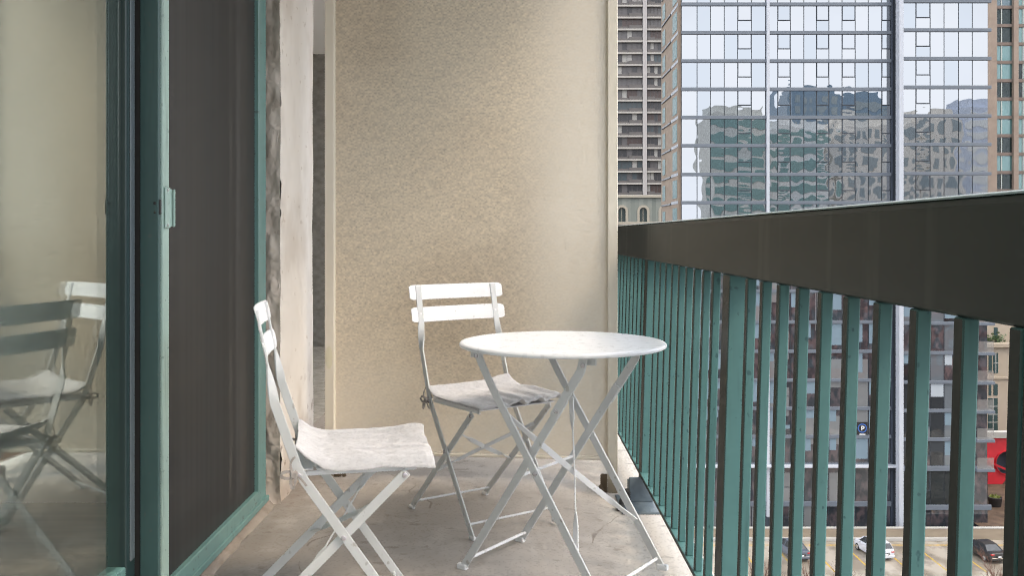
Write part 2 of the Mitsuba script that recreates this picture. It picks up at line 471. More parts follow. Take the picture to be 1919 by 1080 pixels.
posts = [2.356 + 1.43 * i for i in range(-2, 5)]
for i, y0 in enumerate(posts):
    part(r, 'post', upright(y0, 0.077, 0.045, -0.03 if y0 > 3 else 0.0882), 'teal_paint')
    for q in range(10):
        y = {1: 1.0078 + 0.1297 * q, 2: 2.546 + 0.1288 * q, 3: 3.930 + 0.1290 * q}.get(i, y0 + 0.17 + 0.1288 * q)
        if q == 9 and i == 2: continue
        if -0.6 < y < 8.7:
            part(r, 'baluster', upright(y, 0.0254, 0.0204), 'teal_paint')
# foot of the post by the panel
yb = posts[3]
b = part(r, 'post_foot', join(cbox(0.425, 0.60, yb - 0.15, yb + 0.10, -0.036, -0.026, 0.002), cbox(0.470, 0.565, yb - 0.012, yb - 0.002, -0.026, 0.072, 0.002), cbox(0.470, 0.50, yb - 0.012, yb + 0.06, -0.0255, 0.05, 0.003)), 'bracket_blue', label='blue-grey steel foot plate of the post near the panel')
part(r, 'foot_bolt', join(cbox(0.408, 0.440, yb - 0.11, yb - 0.075, -0.036, -0.010, 0.007), cyl((0.43, yb - 0.09, -0.02), (0, 0, 1), 0.010, 0.028), cbox(0.450, 0.470, yb - 0.05, yb - 0.012, -0.0255, 0.030, 0.005)), 'black_rubber')

# ------------------------------------------------------------------ sliding door, screen door, frame
g = thing('sliding_door', 'glass sliding door on the left reflecting the chairs and the beige panel', 'door')
AJ = 0.055
for off in (0.0, -0.013):     # double glazing
    M4 = T().translate([-1.012 + off, 2.436, 1.2425]) @ T().rotate([0, 0, 1], -math.degrees(AJ)) @ T([[0, 0, 1, 0], [2.17, 0, 0, -2.17], [0, 1.06, 0, 0], [0, 0, 0, 1]])
    part(g, 'pane', {'type': 'rectangle', 'to_world': M4, 'bsdf': {'type': 'ref', 'id': 'door_glass'}}, None)
part(g, 'stile', cbox(-1.050, -1.000, 2.440, 2.499, 0.03, 2.32, 0.003), 'teal_stile')
part(g, 'gasket', join(cbox(-1.0015, -0.9965, 2.462, 2.490, 0.19, 2.30, 0.002)), 'gasket_grey')
part(g, 'gasket', box(-1.02, -0.986, 2.4995, 2.508, 0.03, 2.32), 'black_rubber')
part(g, 'bottom_rail', cbox(-1.050, -1.000, -1.9, 2.4395, 0.03, 0.185, 0.003), 'teal_frame')
part(g, 'top_rail', cbox(-1.050, -1.000, -1.9, 2.4395, 2.30, 2.38, 0.003), 'teal_frame')
sc = thing('screen_door', 'dark insect screen door in a green frame partly painted sky-lit beside the cream wall', 'screen door')
part(sc, 'screen', {'type': 'rectangle', 'to_world': T([[0, 0, 1, -0.948], [0.46, 0, 0, 3.016], [0, 1.11, 0, 1.19], [0, 0, 0, 1]]), 'bsdf': {'type': 'ref', 'id': 'screen_mesh'}}, None)
part(sc, 'stile', cbox(-0.968, -0.932, 2.513, 2.562, 0.045, 2.32, 0.003), 'teal_sky_lit')
part(sc, 'stile', cbox(-0.968, -0.932, 3.468, 3.505, 0.045, 2.32, 0.003), 'teal_frame')
part(sc, 'bottom_rail', cbox(-0.968, -0.932, 2.5622, 3.4678, 0.045, 0.10, 0.003), 'teal_frame')
part(sc, 'top_rail', cbox(-0.968, -0.932, 2.5622, 3.4678, 2.27, 2.32, 0.003), 'teal_frame')
h = part(sc, 'handle', join(cbox(-0.9318, -0.9265, 2.520, 2.556, 1.064, 1.174, 0.002), cbox(-0.926, -0.918, 2.565, 2.570, 1.068, 1.170, 0.002), cbox(-0.9305, -0.9265, 2.556, 2.570, 1.068, 1.170, 0.001)), 'teal_sky_lit')
part(h, 'screw', cyl((-0.9265, 2.535, 1.166), (1, 0, 0), 0.004, 0.002), 'bolt_metal')
part(h, 'screw', cyl((-0.9265, 2.535, 1.072), (1, 0, 0), 0.004, 0.002), 'bolt_metal')
dfm = thing('door_frame', 'green metal frame around the sliding doors, its middle upright coloured for shade', 'door frame')
part(dfm, 'mullion', cbox(-0.986, -0.9365, 2.495, 2.5095, 0.03, 2.40, 0.002), 'teal_in_shade', label='green middle upright coloured darker for shade, with chipped paint')
part(dfm, 'mullion', box(-0.986, -0.97, 2.5097, 2.60, 0.03, 2.40), 'teal_in_shade')
part(dfm, 'jamb', cbox(-0.990, -0.940, 3.5055, 3.60, 0.03, 2.40, 0.003), 'teal_frame')
part(dfm, 'sill', join(cbox(-1.06, -0.945, 2.515, 3.505, 0.018, 0.044, 0.003), cbox(-0.943, -0.928, 2.515, 3.60, 0.030, 0.052, 0.002), cbox(-1.06, -0.95, -1.9, 2.494, 0.010, 0.029, 0.003)), 'teal_frame')
part(dfm, 'latch', join(cbox(-0.937, -0.9325, 2.4965, 2.508, 1.100, 1.140, 0.002), cyl((-0.946, 2.4955, 1.13), (0, -1, 0), 0.004, 0.003), cyl((-0.946, 2.4955, 1.105), (0, -1, 0), 0.003, 0.003)), 'black_rubber')
part(dfm, 'head', cbox(-1.06, -0.94, -1.9, 3.60, 2.402, 2.46, 0.003), 'teal_frame')
solo('lintel_wall', box(-1.10, -0.95, -2.4, 3.64, 2.462, 2.74), 'wall_paint', 'painted wall strip over the sliding doors', 'wall')
# glass behind the screen
scene[f'{dfm}__fixed_pane'] = {'type': 'rectangle', 'to_world': T([[0, 0, 1, -1.035], [0.50, 0, 0, 3.0], [0, 1.15, 0, 1.22], [0, 0, 0, 1]]), 'bsdf': {'type': 'ref', 'id': 'door_glass'}}
# the room behind
k = thing('room_floor', 'dark wooden floor inside the apartment', kind='structure')
scene[k] = ply(box(-6, -1.061, -3.0, 3.60, -0.2, 0.02), 'room_floor')
rw = thing('room_walls', 'pale walls of the room behind the glass door', 'wall')
part(rw, 'side_wall', box(-6, -1.056, 3.601, 3.689, 0.0, 2.66), 'room_wall')
part(rw, 'back_wall', box(-6.1, -6.0, -3.0, 3.6, 0.0, 2.66), 'room_wall')
part(rw, 'rear_wall', box(-6, -1.1, -3.1, -3.0, 0.0, 2.66), 'room_wall')
part(rw, 'ceiling', box(-6, -1.102, -3.0, 3.6, 2.60, 2.655), 'room_wall')
o = thing('wall_outlet', 'white double power outlet on the room wall seen through the glass', 'outlet')
xo, zo = PX(217, 3.6), PZ(745, 3.6)
part(o, 'cover', cbox(xo - 0.035, xo + 0.035, 3.594, 3.6005, zo - 0.043, zo + 0.043, 0.003), 'outlet_white')
for dx in (-0.016, 0.016):
    part(o, 'socket', cyl((xo + dx, 3.5935, zo), (0, -1, 0), 0.012, 0.002), 'gasket_grey')

# ------------------------------------------------------------------ bistro chairs
ZS, UF, BF, AF, UT, ZT, WC, SW = 0.434, 0.275, -0.154, 0.294, -0.107, 0.857, 0.174, 0.209


def bez(a, b, n):
    return [np.asarray(a) + (np.asarray(b) - np.asarray(a)) * t for t in np.linspace(0, 1, n)]


def chair_parts():
    P = {}
    VA, VB = WC + 0.004, WC - 0.007
    wide_leg = np.array([AF, 0, -ZS]); wide_leg = np.array([ZS, 0, AF]) / np.hypot(ZS, AF)
    for s in (-1, 1):
        # upright: flat face forward behind the slats, a quarter twist, then on edge down to the seat and on to the front foot
        pts, wd = [], []
        top = (UT + 0.003, s * (VA - 0.010), ZT - 0.004); b2 = (-0.078, s * (VA - 0.008), 0.715); tw = (-0.060, s * VA, 0.620); hinge = (-0.004, s * VA, ZS + 0.02)
        for t in np.linspace(0, 1, 6): pts.append(np.array(top) * (1 - t) + np.array(b2) * t); wd.append((0, 1, 0))
        for t in np.linspace(0.12, 1, 9):
            pts.append(np.array(b2) * (1 - t) + np.array(tw) * t); a = t * math.pi / 2; wd.append((math.sin(a), math.cos(a) * s * s, 0))
        for t in np.linspace(0.1, 1, 7): pts.append(np.array(tw) * (1 - t) + np.array(hinge) * t); wd.append((1, 0, 0.2))
        pts.append(np.array((0.012, s * VA, ZS - 0.012))); wd.append((1, 0, 0.45))
        for t in np.linspace(0.06, 1, 8): pts.append(np.array((0.004 + (AF - 0.004) * t, s * VA, ZS * (1 - t) + 0.008 * t))); wd.append((1, 0, 0.65))
        P.setdefault('upright', []).append((strap(pts, wd, 0.024, 0.006), 'leg_metal', 30))
        pts = [np.array((UF + (BF - UF) * t, s * VB, (ZS - 0.006) * (1 - t) + 0.008 * t)) for t in np.linspace(0, 1, 9)]
        P.setdefault('rear_leg', []).append((strap(pts, (1, 0, -0.9), 0.024, 0.006), 'leg_metal', 30))
        for (u, v) in ((AF, VA), (BF, VB)):
            P.setdefault('foot_cap', []).append((cbox(u - 0.016, u + 0.016, s * v - 0.007, s * v + 0.007, 0.0, 0.014, 0.003), 'white_metal', False))
        zc = (AF - BF) / ((UF - BF) / ZS + AF / ZS); uc = AF * (1 - zc / ZS)
        for (u, z, v) in ((uc, zc, VA + 0.003), (UF - 0.006, ZS - 0.014, VB + 0.003), (0.0, ZS, VA + 0.003)):
            P.setdefault('bolt', []).append((cyl((u, s * v, z), (0, s, 0), 0.0065, 0.004), 'bolt_metal', 30))
    # stretchers and twisted cross braces
    def at_b(z): return BF + (UF - BF) * z / ZS
    P['stretcher'] = [(tube([(AF * (1 - 0.045 / ZS), -VA, 0.045), (AF * (1 - 0.045 / ZS), VA, 0.045)], 0.0042, 8), 'leg_metal', 40),
                      (tube([(at_b(0.04), -VB, 0.04), (at_b(0.04), VB, 0.04)], 0.0042, 8), 'leg_metal', 40)]
    for s in (-1, 1):
        a = np.array((at_b(0.345), s * (VB - 0.005), 0.345)); b = np.array((at_b(0.185), -s * (VB - 0.005), 0.185))
        pts, wd = [], []
        off = np.array((0.005, 0, 0.004)) * s
        for t in np.linspace(0, 1, 25):
            e = min(1.0, max(0.0, (min(t, 1 - t) - 0.10) / 0.14)); e = e * e * (3 - 2 * e) * math.pi / 2
            pts.append(a * (1 - t) + b * t + off * math.sin(math.pi * t)); wd.append((math.cos(e) * 0.9 + math.sin(e) * 0.5, 0, -math.cos(e) * 0.3 + math.sin(e)))
        P.setdefault('cross_brace', []).append((strap(pts, wd, 0.016, 0.0035), 'leg_metal', 30))
    # seat: folding slatted seat on two side bars
    for s in (-1, 1):
        P.setdefault('seat_rail', []).append((strap(bez((-0.012, s * (VB - 0.014), ZS - 0.002), (0.300, s * (VB - 0.014), ZS + 0.001), 2), (0, 0, 1), 0.012, 0.005), 'white_metal', False))
    for i in range(6):
        u = 0.012 + i * 0.0555
        wv = VB - 0.004
        prof = lambda U, V, u=u: (u - 0.024 + U * 0.048, -wv + V * 2 * wv, ZS + 0.009 - 0.004 * np.cos(np.pi * (V - 0.5)) + 0 * U)
        P.setdefault('seat_slat', []).append((cbox(u - 0.024, u + 0.024, -wv, wv, ZS + 0.0075, ZS + 0.0115, 0.0015), 'white_metal', False))
    # back slats: bent sheet strips with rounded ends
    for zc, uo in ((ZT - 0.028, 0.0), (ZT - 0.111, 0.018)):
        hh, n, mth = 0.0275, 28, 0.0035
        V = np.linspace(-SW, SW, n)
        edge = np.clip((SW - np.abs(V)) / 0.006, 0, 1)
        h = hh - 0.006 * (1 - np.sqrt(np.clip(1 - (1 - edge) ** 2, 0, 1)))
        u0 = UT + uo + 0.010 - 0.014 * (1 - (V / SW) ** 2)
        rows = []
        for off, zs_, du in ((0, -1, 0), (0, -0.5, 0.0012), (0, 0, 0.0016), (0, 0.5, 0.0012), (0, 1, 0), (-mth, 1, 0), (-mth, 0.5, 0.0012), (-mth, 0, 0.0016), (-mth, -0.5, 0.0012), (-mth, -1, 0)):
            rows.append(np.stack([u0 + off + du - 0.22 * zs_ * h, V, zc + zs_ * h], 1))
        vv = np.concatenate(rows); k_ = len(rows); f = []
        for a in range(k_):
            b = (a + 1) % k_
            for j in range(n - 1):
                f += [[a * n + j, b * n + j + 1, a * n + j + 1], [a * n + j, b * n + j, b * n + j + 1]]
        for j, flip in ((0, 1), (n - 1, 0)):
            idx = [a * n + j for a in range(k_)]
            for a in range(1, k_ - 1):
                t_ = [idx[0], idx[a], idx[a + 1]]; f.append(t_[::-1] if flip else t_)
        for s in (-1, 1):
            P.setdefault('slat_rivet', []).append((cyl((UT + uo + 0.0118 - 0.014 * (1 - (0.168 / SW) ** 2), s * 0.168, zc + 0.004), (1, 0, 0), 0.004, 0.0022, 10), 'white_metal', 30))
        P.setdefault('back_slat', []).append(((vv, np.array(f)), 'white_metal', 35))
    return P


CH = {n: [(m, b, s) for m, b, s in l] for n, l in chair_parts().items()}
CHD = {n: [ply(m, b, s) for m, b, s in l] for n, l in CH.items()}


def put_chair(pose, label):
    x, y, t = pose
    M = T().translate([x, y, 0]).rotate([0, 0, 1], math.degrees(t))
    k = thing('folding_chair', label, 'chair', 'white folding bistro chairs')
    for n, l in CHD.items():
        for dct in l:
            part(k, n, {**dct, 'to_world': M}, None)
    return M


POSE1, POSE2 = (-0.575, 2.566, 0.192), (-0.157, 3.565, -0.962)
M1 = put_chair(POSE1, 'white folding bistro chair seen from the side in front of the screen door')
M2 = put_chair(POSE2, 'white folding bistro chair standing behind the table against the beige panel')


def cushion(zfn, u0, u1, v0, v1, seed):
    n, m = 64, 64
    U, V = np.meshgrid(np.linspace(0, 1, n), np.linspace(0, 1, m), indexing='ij')
    wob = (meshkit.fbm(np.stack([U * 5, V * 5, U * 0 + seed], -1), 3, seed) - 0.5)
    u = u0 + (u1 - u0) * U + wob * 0.010; v = v0 + (v1 - v0) * V + wob * 0.010
    z = zfn(u, v, U, V)
    z = z + (meshkit.fbm(np.stack([u * 22, v * 22, u * 0], -1), 3, seed + 4) - 0.5) * 0.007
    e = np.minimum(np.minimum(U, 1 - U) * (u1 - u0), np.minimum(V, 1 - V) * (v1 - v0))
    th = 0.0045 + 0.0105 * np.sqrt(np.clip(e / 0.016, 0, 1))
    th = th - 0.0035 * np.exp(-((e - 0.014) / 0.0035) ** 2)          # the stitched seam near the edge
    top = np.stack([u, v, z + th / 2], -1).reshape(-1, 3); bot = np.stack([u, v, z - th / 2], -1).reshape(-1, 3)
    i, j = np.meshgrid(np.arange(n - 1), np.arange(m - 1), indexing='ij')
    a = (i * m + j).ravel(); b = a + m
    ft = np.vstack([np.stack([a, b, b + 1], 1), np.stack([a, b + 1, a + 1], 1)])
    N = n * m
    rim = [i * m for i in range(n)] + [(n - 1) * m + j for j in range(1, m)] + [i * m + m - 1 for i in range(n - 2, -1, -1)] + [j for j in range(m - 2, 0, -1)]
    fr = []
    for q in range(len(rim)):
        p, s_ = rim[q], rim[(q + 1) % len(rim)]
        fr += [[p, p + N, s_ + N], [p, s_ + N, s_]]
    return np.vstack([top, bot]), np.vstack([ft, ft[:, ::-1] + N, np.array(fr)])


def ribbon_(pts, w=0.010):
    pts = np.asarray(pts, float)
    t = np.linspace(0, 1, 20); k = np.linspace(0, 1, len(pts))
    from scipy.interpolate import make_interp_spline
    q = make_interp_spline(k, pts, k=min(3, len(pts) - 1))(t)
    return strap(q, np.array([0.3, 0.2, 1.0]), w, 0.0016)


def bow(s, u=-0.012, z=0.437):
    v = s * (WC + 0.010)
    c = np.array((u, v, z)); K = 0.62
    ribbon = lambda pts, w=0.010: ribbon_(c + (np.asarray(pts) - c) * K, w * 0.8)
    return join(ribbon([c, c + (-0.03, s * 0.012, 0.018), c + (-0.052, s * 0.012, 0.004), c + (-0.03, s * 0.012, -0.010), c]),
                ribbon([c, c + (0.006, s * 0.016, -0.02), c + (-0.004, s * 0.018, -0.05), c + (-0.012, s * 0.016, -0.022), c]),
                ribbon([c, c + (0.025, s * 0.012, -0.012), c + (0.05, s * 0.010, -0.045)], 0.007), ribbon([c, c + (-0.01, s * 0.012, 0.02), c + (-0.012, s * 0.01, 0.05), c + (0.006, s * 0.006, 0.075)], 0.007),
                cbox(u - 0.010, u + 0.010, v - 0.008, v + 0.008, z - 0.010, z + 0.010, 0.004), ribbon([c, c + (0.016, -s * 0.012, 0.022), c + (0.03, -s * 0.02, 0.026)], 0.008))


def z1(u, v, U, V):
    z = 0.456 + 0.036 * np.clip((0.075 - u) / 0.085, 0, 1) ** 2 + 0.012 * np.clip((v - 0.06) / 0.14, 0, 1) ** 2
    z = z + 0.016 * np.exp(-((u - 0.33) / 0.05) ** 2) * np.clip((v - 0.0) / 0.2, 0, 1) - 0.004 * np.clip((u - 0.28) / 0.07, 0, 1) ** 2
    z = z + 0.020 * np.clip((0.09 - u) / 0.1, 0, 1) * np.clip((-v - 0.10) / 0.09, 0, 1)
    z = z - 0.014 * np.clip((-v - 0.13) / 0.05, 0, 1) ** 2 * np.clip(u / 0.06, 0, 1)
    return z + 0.0018 * np.sin(v * 70 + 3 * U) * np.clip(U * 2 - 0.6, 0, 1) - 0.0022 * np.exp(-((np.mod(v + 0.5, 0.062) - 0.031) / 0.004) ** 2)


def z2(u, v, U, V):
    z = 0.456 + 0.030 * np.clip((0.06 - u) / 0.07, 0, 1) ** 2
    rip = np.clip((U - 0.15) / 0.4, 0, 1)
    z = z + (0.007 * np.sin((v + 0.03) * 2 * np.pi / 0.082) + 0.004 * np.sin((v + 0.01) * 2 * np.pi / 0.041)) * rip * np.clip((v + 0.14) / 0.1, 0, 1) + 0.008 * rip * np.clip((v + 0.14) / 0.1, 0, 1)
    z = z + 0.018 * np.clip((v - 0.08) / 0.1, 0, 1) * np.clip(1 - U * 1.2, 0, 1)
    return z


for M, zf, dims, sd, lab in ((M1, z1, (-0.012, 0.352, -0.178, 0.196), 3, 'pale grey linen seat cushion with curled back edge on the chair by the screen door'),
                             (M2, z2, (-0.012, 0.340, -0.182, 0.186), 8, 'pale grey ribbed seat cushion with rippled front edge on the chair behind the table')):
    k = thing('seat_cushion', lab, 'cushion', 'pale grey tied seat cushions')
    part(k, 'pad', {**ply(cushion(zf, *dims, sd), 'linen', 50), 'to_world': M}, None)
    for s in (-1, 1):
        part(k, 'tie', {**ply(bow(s), 'linen_tie', 40), 'to_world': M}, None)

# ------------------------------------------------------------------ bistro table
TX, TY, TR, TZ = 0.158, 2.948, 0.323, 0.713
tb = thing('bistro_table', 'round white metal folding bistro table beside the railing', 'table')
prof = [(0.0, TZ - 0.004), (TR - 0.014, TZ - 0.004), (TR - 0.0125, TZ - 0.0125), (TR - 0.006, TZ - 0.0150), (TR - 0.001, TZ - 0.0125), (TR, TZ - 0.008), (TR - 0.001, TZ - 0.005), (TR - 0.005, TZ - 0.0012), (TR - 0.012, TZ), (TR - 0.03, TZ - 0.0004), (0.0, TZ - 0.0008)]
top = trimesh.creation.revolve(np.array(prof), sections=128)
top.apply_translation([TX, TY, 0])
part(tb, 'tabletop', (np.array(top.vertices), np.array(top.faces)), 'table_white', 35)
LT = -0.605
MT = frame3([0.150, 2.932, 0], [math.cos(LT), math.sin(LT), 0], [-math.sin(LT), math.cos(LT), 0], [0, 0, 1])
VA, VB = 0.190, 0.160
UAT, UAF, UBT, UBF, ZL = -0.186, 0.258, 0.190, -0.260, 0.68
def a_at(z): return UAT + (UAF - UAT) * (ZL - z) / ZL
def b_at(z): return UBT + (UBF - UBT) * (ZL - z) / ZL
for s in (-1, 1):
    pts = [(a_at(z) + 0.010 * max(0, (z - 0.56) / 0.13) ** 2, s * VA, z) for z in np.linspace(0.700, 0.008, 18)]
    part(tb, 'leg', xf(strap(pts, (1, 0, 0.7), 0.025, 0.007), MT), 'leg_metal', 30)
    vb = s * VB
    pts = [(b_at(z), vb, z) for z in np.linspace(0.566, 0.008, 12)]
    part(tb, 'leg', xf(strap(pts, (1, 0, -0.7), 0.025, 0.007), MT), 'leg_metal', 30)
    vo = s * (VB + 0.0085)
    pts = [(b_at(z), vo, z) for z in np.linspace(0.655, 0.515, 6)]
    pts = [(b_at(0.668) - 0.002, vo, 0.702), (b_at(0.668) - 0.001, vo, 0.685)] + pts
    part(tb, 'leg_extension', xf(strap(pts, (1, 0, -0.5), 0.027, 0.006), MT), 'leg_metal', 30)
    for (u, v_, z, dr_) in ((b_at(0.532), vo + s * 0.003, 0.532, s), (b_at(0.668), vo + s * 0.003, 0.672, s), (a_at(0.676) + 0.002, s * (VA + 0.0035), 0.676, s), (a_at(0.345), s * (VA + 0.0035), 0.345, s)):
        part(tb, 'bolt', xf(cyl((u, v_, z), (0, dr_, 0), 0.0065, 0.004), MT), 'bolt_metal', 30)
    part(tb, 'hinge_bracket', xf(cbox(a_at(0.69) - 0.022, a_at(0.69) + 0.026, s * VA - s * 0.012 - 0.003, s * VA - s * 0.012 + 0.003, 0.668, 0.708, 0.002), MT), 'leg_metal')
    part(tb, 'hinge_bracket', xf(cbox(b_at(0.69) - 0.03, b_at(0.69) + 0.02, vb - 0.003 - s * 0.006, vb + 0.003 - s * 0.006, 0.672, 0.708, 0.002), MT), 'leg_metal')
    for u, v_ in ((UAF, s * VA), (UBF, s * VB)):
        part(tb, 'foot_cap', xf(cbox(u - 0.018, u + 0.018, v_ - 0.009, v_ + 0.009, -0.002, 0.016, 0.003), MT), 'white_metal')
    # twisted cross brace between the two legs that run to the right
    a = np.array((a_at(0.505), s * (VA - 0.006), 0.505)); b = np.array((a_at(0.14), -s * (VA - 0.006), 0.14))
    pts, wd = [], []
    for t in np.linspace(0, 1, 31):
        e = min(1.0, max(0.0, (min(t, 1 - t) - 0.14) / 0.10)); e = e * e * (3 - 2 * e) * math.pi / 2
        pts.append(a * (1 - t) + b * t + np.array((0.004, 0, 0.004)) * s * math.sin(math.pi * t)); wd.append((0.9 * math.cos(e), 0, 0.4 * math.cos(e) + math.sin(e)))
    wd = [(w_[0] + (0.0 if True else 0), 0.0, w_[2]) for w_ in wd]
    part(tb, 'cross_brace', xf(strap(pts, wd, 0.018, 0.0042), MT), 'white_metal', 30)
part(tb, 'stretcher', xf(tube([(b_at(0.319), -VB, 0.319), (b_at(0.319), VB, 0.319)], 0.005, 8), MT), 'white_metal', 40)
part(tb, 'stretcher', xf(tube([(b_at(0.035), -VB, 0.035), (b_at(0.035), VB, 0.035)], 0.005, 8), MT), 'white_metal', 40)
part(tb, 'stretcher', xf(tube([(a_at(0.03), -VA, 0.03), (a_at(0.03), VA, 0.03)], 0.005, 8), MT), 'white_metal', 40)
# ------------------------------------------------------------------ the city beyond the railing
GZ = -28.55
mat('asphalt', principled(proc(lambda p, n, uv: mix((0.045, 0.045, 0.047), (0.08, 0.078, 0.075), fbm(p.x * 0.4, p.y * 0.4, 0, 4))), 0.5))
mat('lot_concrete', principled(proc(lambda p, n, uv: mix(mix((0.17, 0.145, 0.115), (0.29, 0.26, 0.22), smoothstep(0.35, 0.65, fbm(p.x * 0.45, p.y * 0.25, 0, 5))), (0.09, 0.08, 0.07), smoothstep(0.55, 0.80, fbm(p.x * 1.1, p.y * 1.0, 3, 5)) * 0.5)), 0.38, 0.5))
mat('mulch', principled(proc(lambda p, n, uv: mix((0.035, 0.024, 0.017), (0.11, 0.072, 0.05), fbm(p.x * 1.4, p.y * 1.4, 0, 4))), 0.9, 0.2))
mat('yellow_paint', principled(proc(lambda p, n, uv: mix((0.42, 0.25, 0.02), (0.30, 0.22, 0.09), smoothstep(0.45, 0.75, fbm(p.x * 5, p.y * 5, 0, 3)))), 0.6))
mat('tan_wall', principled(proc(lambda p, n, uv: mix((0.17, 0.14, 0.105), (0.26, 0.215, 0.165), fbm(p.x * 0.9, p.y, p.z * 2.5, 4))), 0.8, 0.3))
mat('pale_stone', principled((0.30, 0.29, 0.27), 0.7))
k = thing('ground', 'dark city ground far below the balcony', kind='structure')
scene[k] = ply(grid(lambda U, V: (-400 + 900 * U, -300 + 900 * V, GZ - 0.02 + 0 * U), 4, 4), 'asphalt')
k = thing('parking_lot', 'wet tan concrete parking lot below the glass tower', kind='structure')
scene[k] = ply(grid(lambda U, V: (5 + 75 * U, 45 + 46.5 * V, GZ + 0 * U), 4, 4), 'lot_concrete')
k = thing('plaza', 'brown mulched planting bed behind the parking lot wall', kind='structure')
scene[k] = ply(grid(lambda U, V: (46 + 50 * U, 91.8 + 34 * V, GZ + 0.9 + 0.2 * V), 6, 6), 'mulch')
for i, X in enumerate(np.arange(21.6, 62, 3.33)):
    k = thing('parking_line', 'yellow painted line between two parking spaces', kind='structure', group='yellow parking lines')
    scene[k] = ply(grid(lambda U, V: (X + 0.13 * U, 82.6 + 7.0 * V, GZ + 0.008 + 0 * U), 2, 2), 'yellow_paint')
k = thing('parking_line', 'yellow painted line along the head of the parking spaces', kind='structure')
scene[k] = ply(grid(lambda U, V: (12 + 50 * U, 89.65 + 0.22 * V, GZ + 0.008 + 0 * U), 2, 2), 'yellow_paint')
rwl = thing('retaining_wall', 'low tan concrete wall along the back of the parking lot', 'wall')
part(rwl, 'wall', box(5, 75, 91.3, 91.7, GZ, GZ + 1.10), 'tan_wall')
part(rwl, 'coping', cbox(4.98, 75.02, 91.24, 91.76, GZ + 1.102, GZ + 1.17, 0.02), 'pale_stone')
part(rwl, 'kerb', cbox(5, 44.6, 90.9, 91.297, GZ + 0.002, GZ + 0.30, 0.03), 'pale_stone')

# --- glass of the far buildings: coated panes that mirror the sky and the city behind the viewer
def mirror_glass(name, tint):
    scene[name] = {'type': 'twosided', 'bsdf': {'type': 'conductor', 'material': 'none', 'specular_reflectance': rgb(*tint)}}
    return name


def glass(name, inside, refl, tint):
    scene[name] = {'type': 'twosided', 'bsdf': {'type': 'blendbsdf', 'weight': refl, 'a': {'type': 'diffuse', 'reflectance': inside if isinstance(inside, dict) else rgb(*inside)},
                   'b': {'type': 'conductor', 'material': 'none', 'specular_reflectance': rgb(*tint)}}}
    return name


def pane_mesh(x0, x1, y, z0, z1, g, amp=1.0):
    """one pane, slightly tilted and bulged as factory glass is, so that it mirrors with a warp of its own"""
    nu, nv = 8, 13
    ph = g.uniform(0, 6.28, 4); a = g.normal(0, 1, 5)
    def fn(U, V):
        x = x0 + U * (x1 - x0); z = z0 + V * (z1 - z0)
        d = 0.0015 * amp * a[0] * np.sin(np.pi * U) * np.sin(np.pi * V) + 0.0022 * a[1] * (U - 0.5) + 0.0030 * a[2] * (V - 0.5)
        d = d + amp * 0.00045 * a[3] * np.sin(2 * np.pi * V * 1.3 + ph[0]) * np.sin(2 * np.pi * U * 0.8 + ph[1]) + amp * 0.00022 * a[4] * np.sin(2 * np.pi * V * 2.6 + ph[2] + 2 * U)
        return x, y + d, z
    return grid(fn, nu, nv)


TINT = (0.93, 0.96, 1.0)
UP = [mirror_glass('pane_clear', (0.275, 0.288, 0.305)), mirror_glass('pane_blue', (0.252, 0.272, 0.295)), mirror_glass('pane_pale', (0.288, 0.298, 0.310))]
LOW = [glass('pane_dark', (0.012, 0.015, 0.018), 0.20, TINT), glass('pane_curtain', (0.10, 0.115, 0.13), 0.20, TINT),
       glass('pane_brown', proc(lambda p, n, uv: mix((0.030, 0.032, 0.038), (0.095, 0.072, 0.076), smoothstep(0.35, 0.75, fbm(p.x * 2.6, 0, p.z * 1.2, 4)))), 0.2, TINT), glass('pane_lobby', (0.008, 0.012, 0.014), 0.13, TINT)]
mat('spandrel_grey', principled((0.090, 0.106, 0.130), 0.45))
mat('mullion_dark', principled((0.045, 0.055, 0.07), 0.5))
mat('fin_pale', principled((0.34, 0.36, 0.40), 0.5))
mat('recess_blue', principled((0.035, 0.045, 0.065), 0.45))
mat('brick_orange', principled(proc(lambda p, n, uv: mix((0.13, 0.102, 0.078), (0.19, 0.15, 0.118), fbm(p.x * 0.8, p.y * 0.8, p.z * 2.0, 3))), 0.85, 0.3))
mat('teal_glass', principled((0.035, 0.085, 0.088), 0.45, 0.15))

rng = np.random.default_rng(4)
LINES = [-152.6, -99.4, -46.2, 7.5, 61, 114, 167, 220, 273, 327, 380, 434, 488, 546, 604, 659, 713, 766, 819, 873, 945, 990]
YT = 95.0; YRT = 93.75
def zl(y): return PZ(y, YT)
gt = thing('glass_tower', 'tall glass curtain wall tower mirroring the sky and a grey skyline', 'tower')
XA, XB = PX(1277.7, YT), PX(1860, YRT)
ztop = zl(LINES[0])
part(gt, 'core', join(box(XA + 0.02, PX(1692, YT), YT + 0.14, YT + 11, GZ, ztop), box(PX(1692, YT), PX(1851, YRT), YRT + 0.14, YT + 11, GZ, ztop)), 'mullion_dark')
sections = [([1277.7, 1307, 1332, 1358, 1383, 1409, 1435.5], YT, {4}), ([1442, 1458, 1482, 1507, 1530.6, 1554, 1578.7, 1603.5, 1628, 1653, 1669.5], YT, {1, 4, 6, 9}), ([1692.5, 1717, 1744, 1770, 1797, 1823, 1852.6], YRT, {1})]
stuff, pane_patches = [], []
mat('blind_pale', principled((0.26, 0.29, 0.32), 0.5)); mat('reflect_blue', principled((0.12, 0.17, 0.21), 0.4)); mat('blind_dark', principled((0.022, 0.027, 0.033), 0.3))
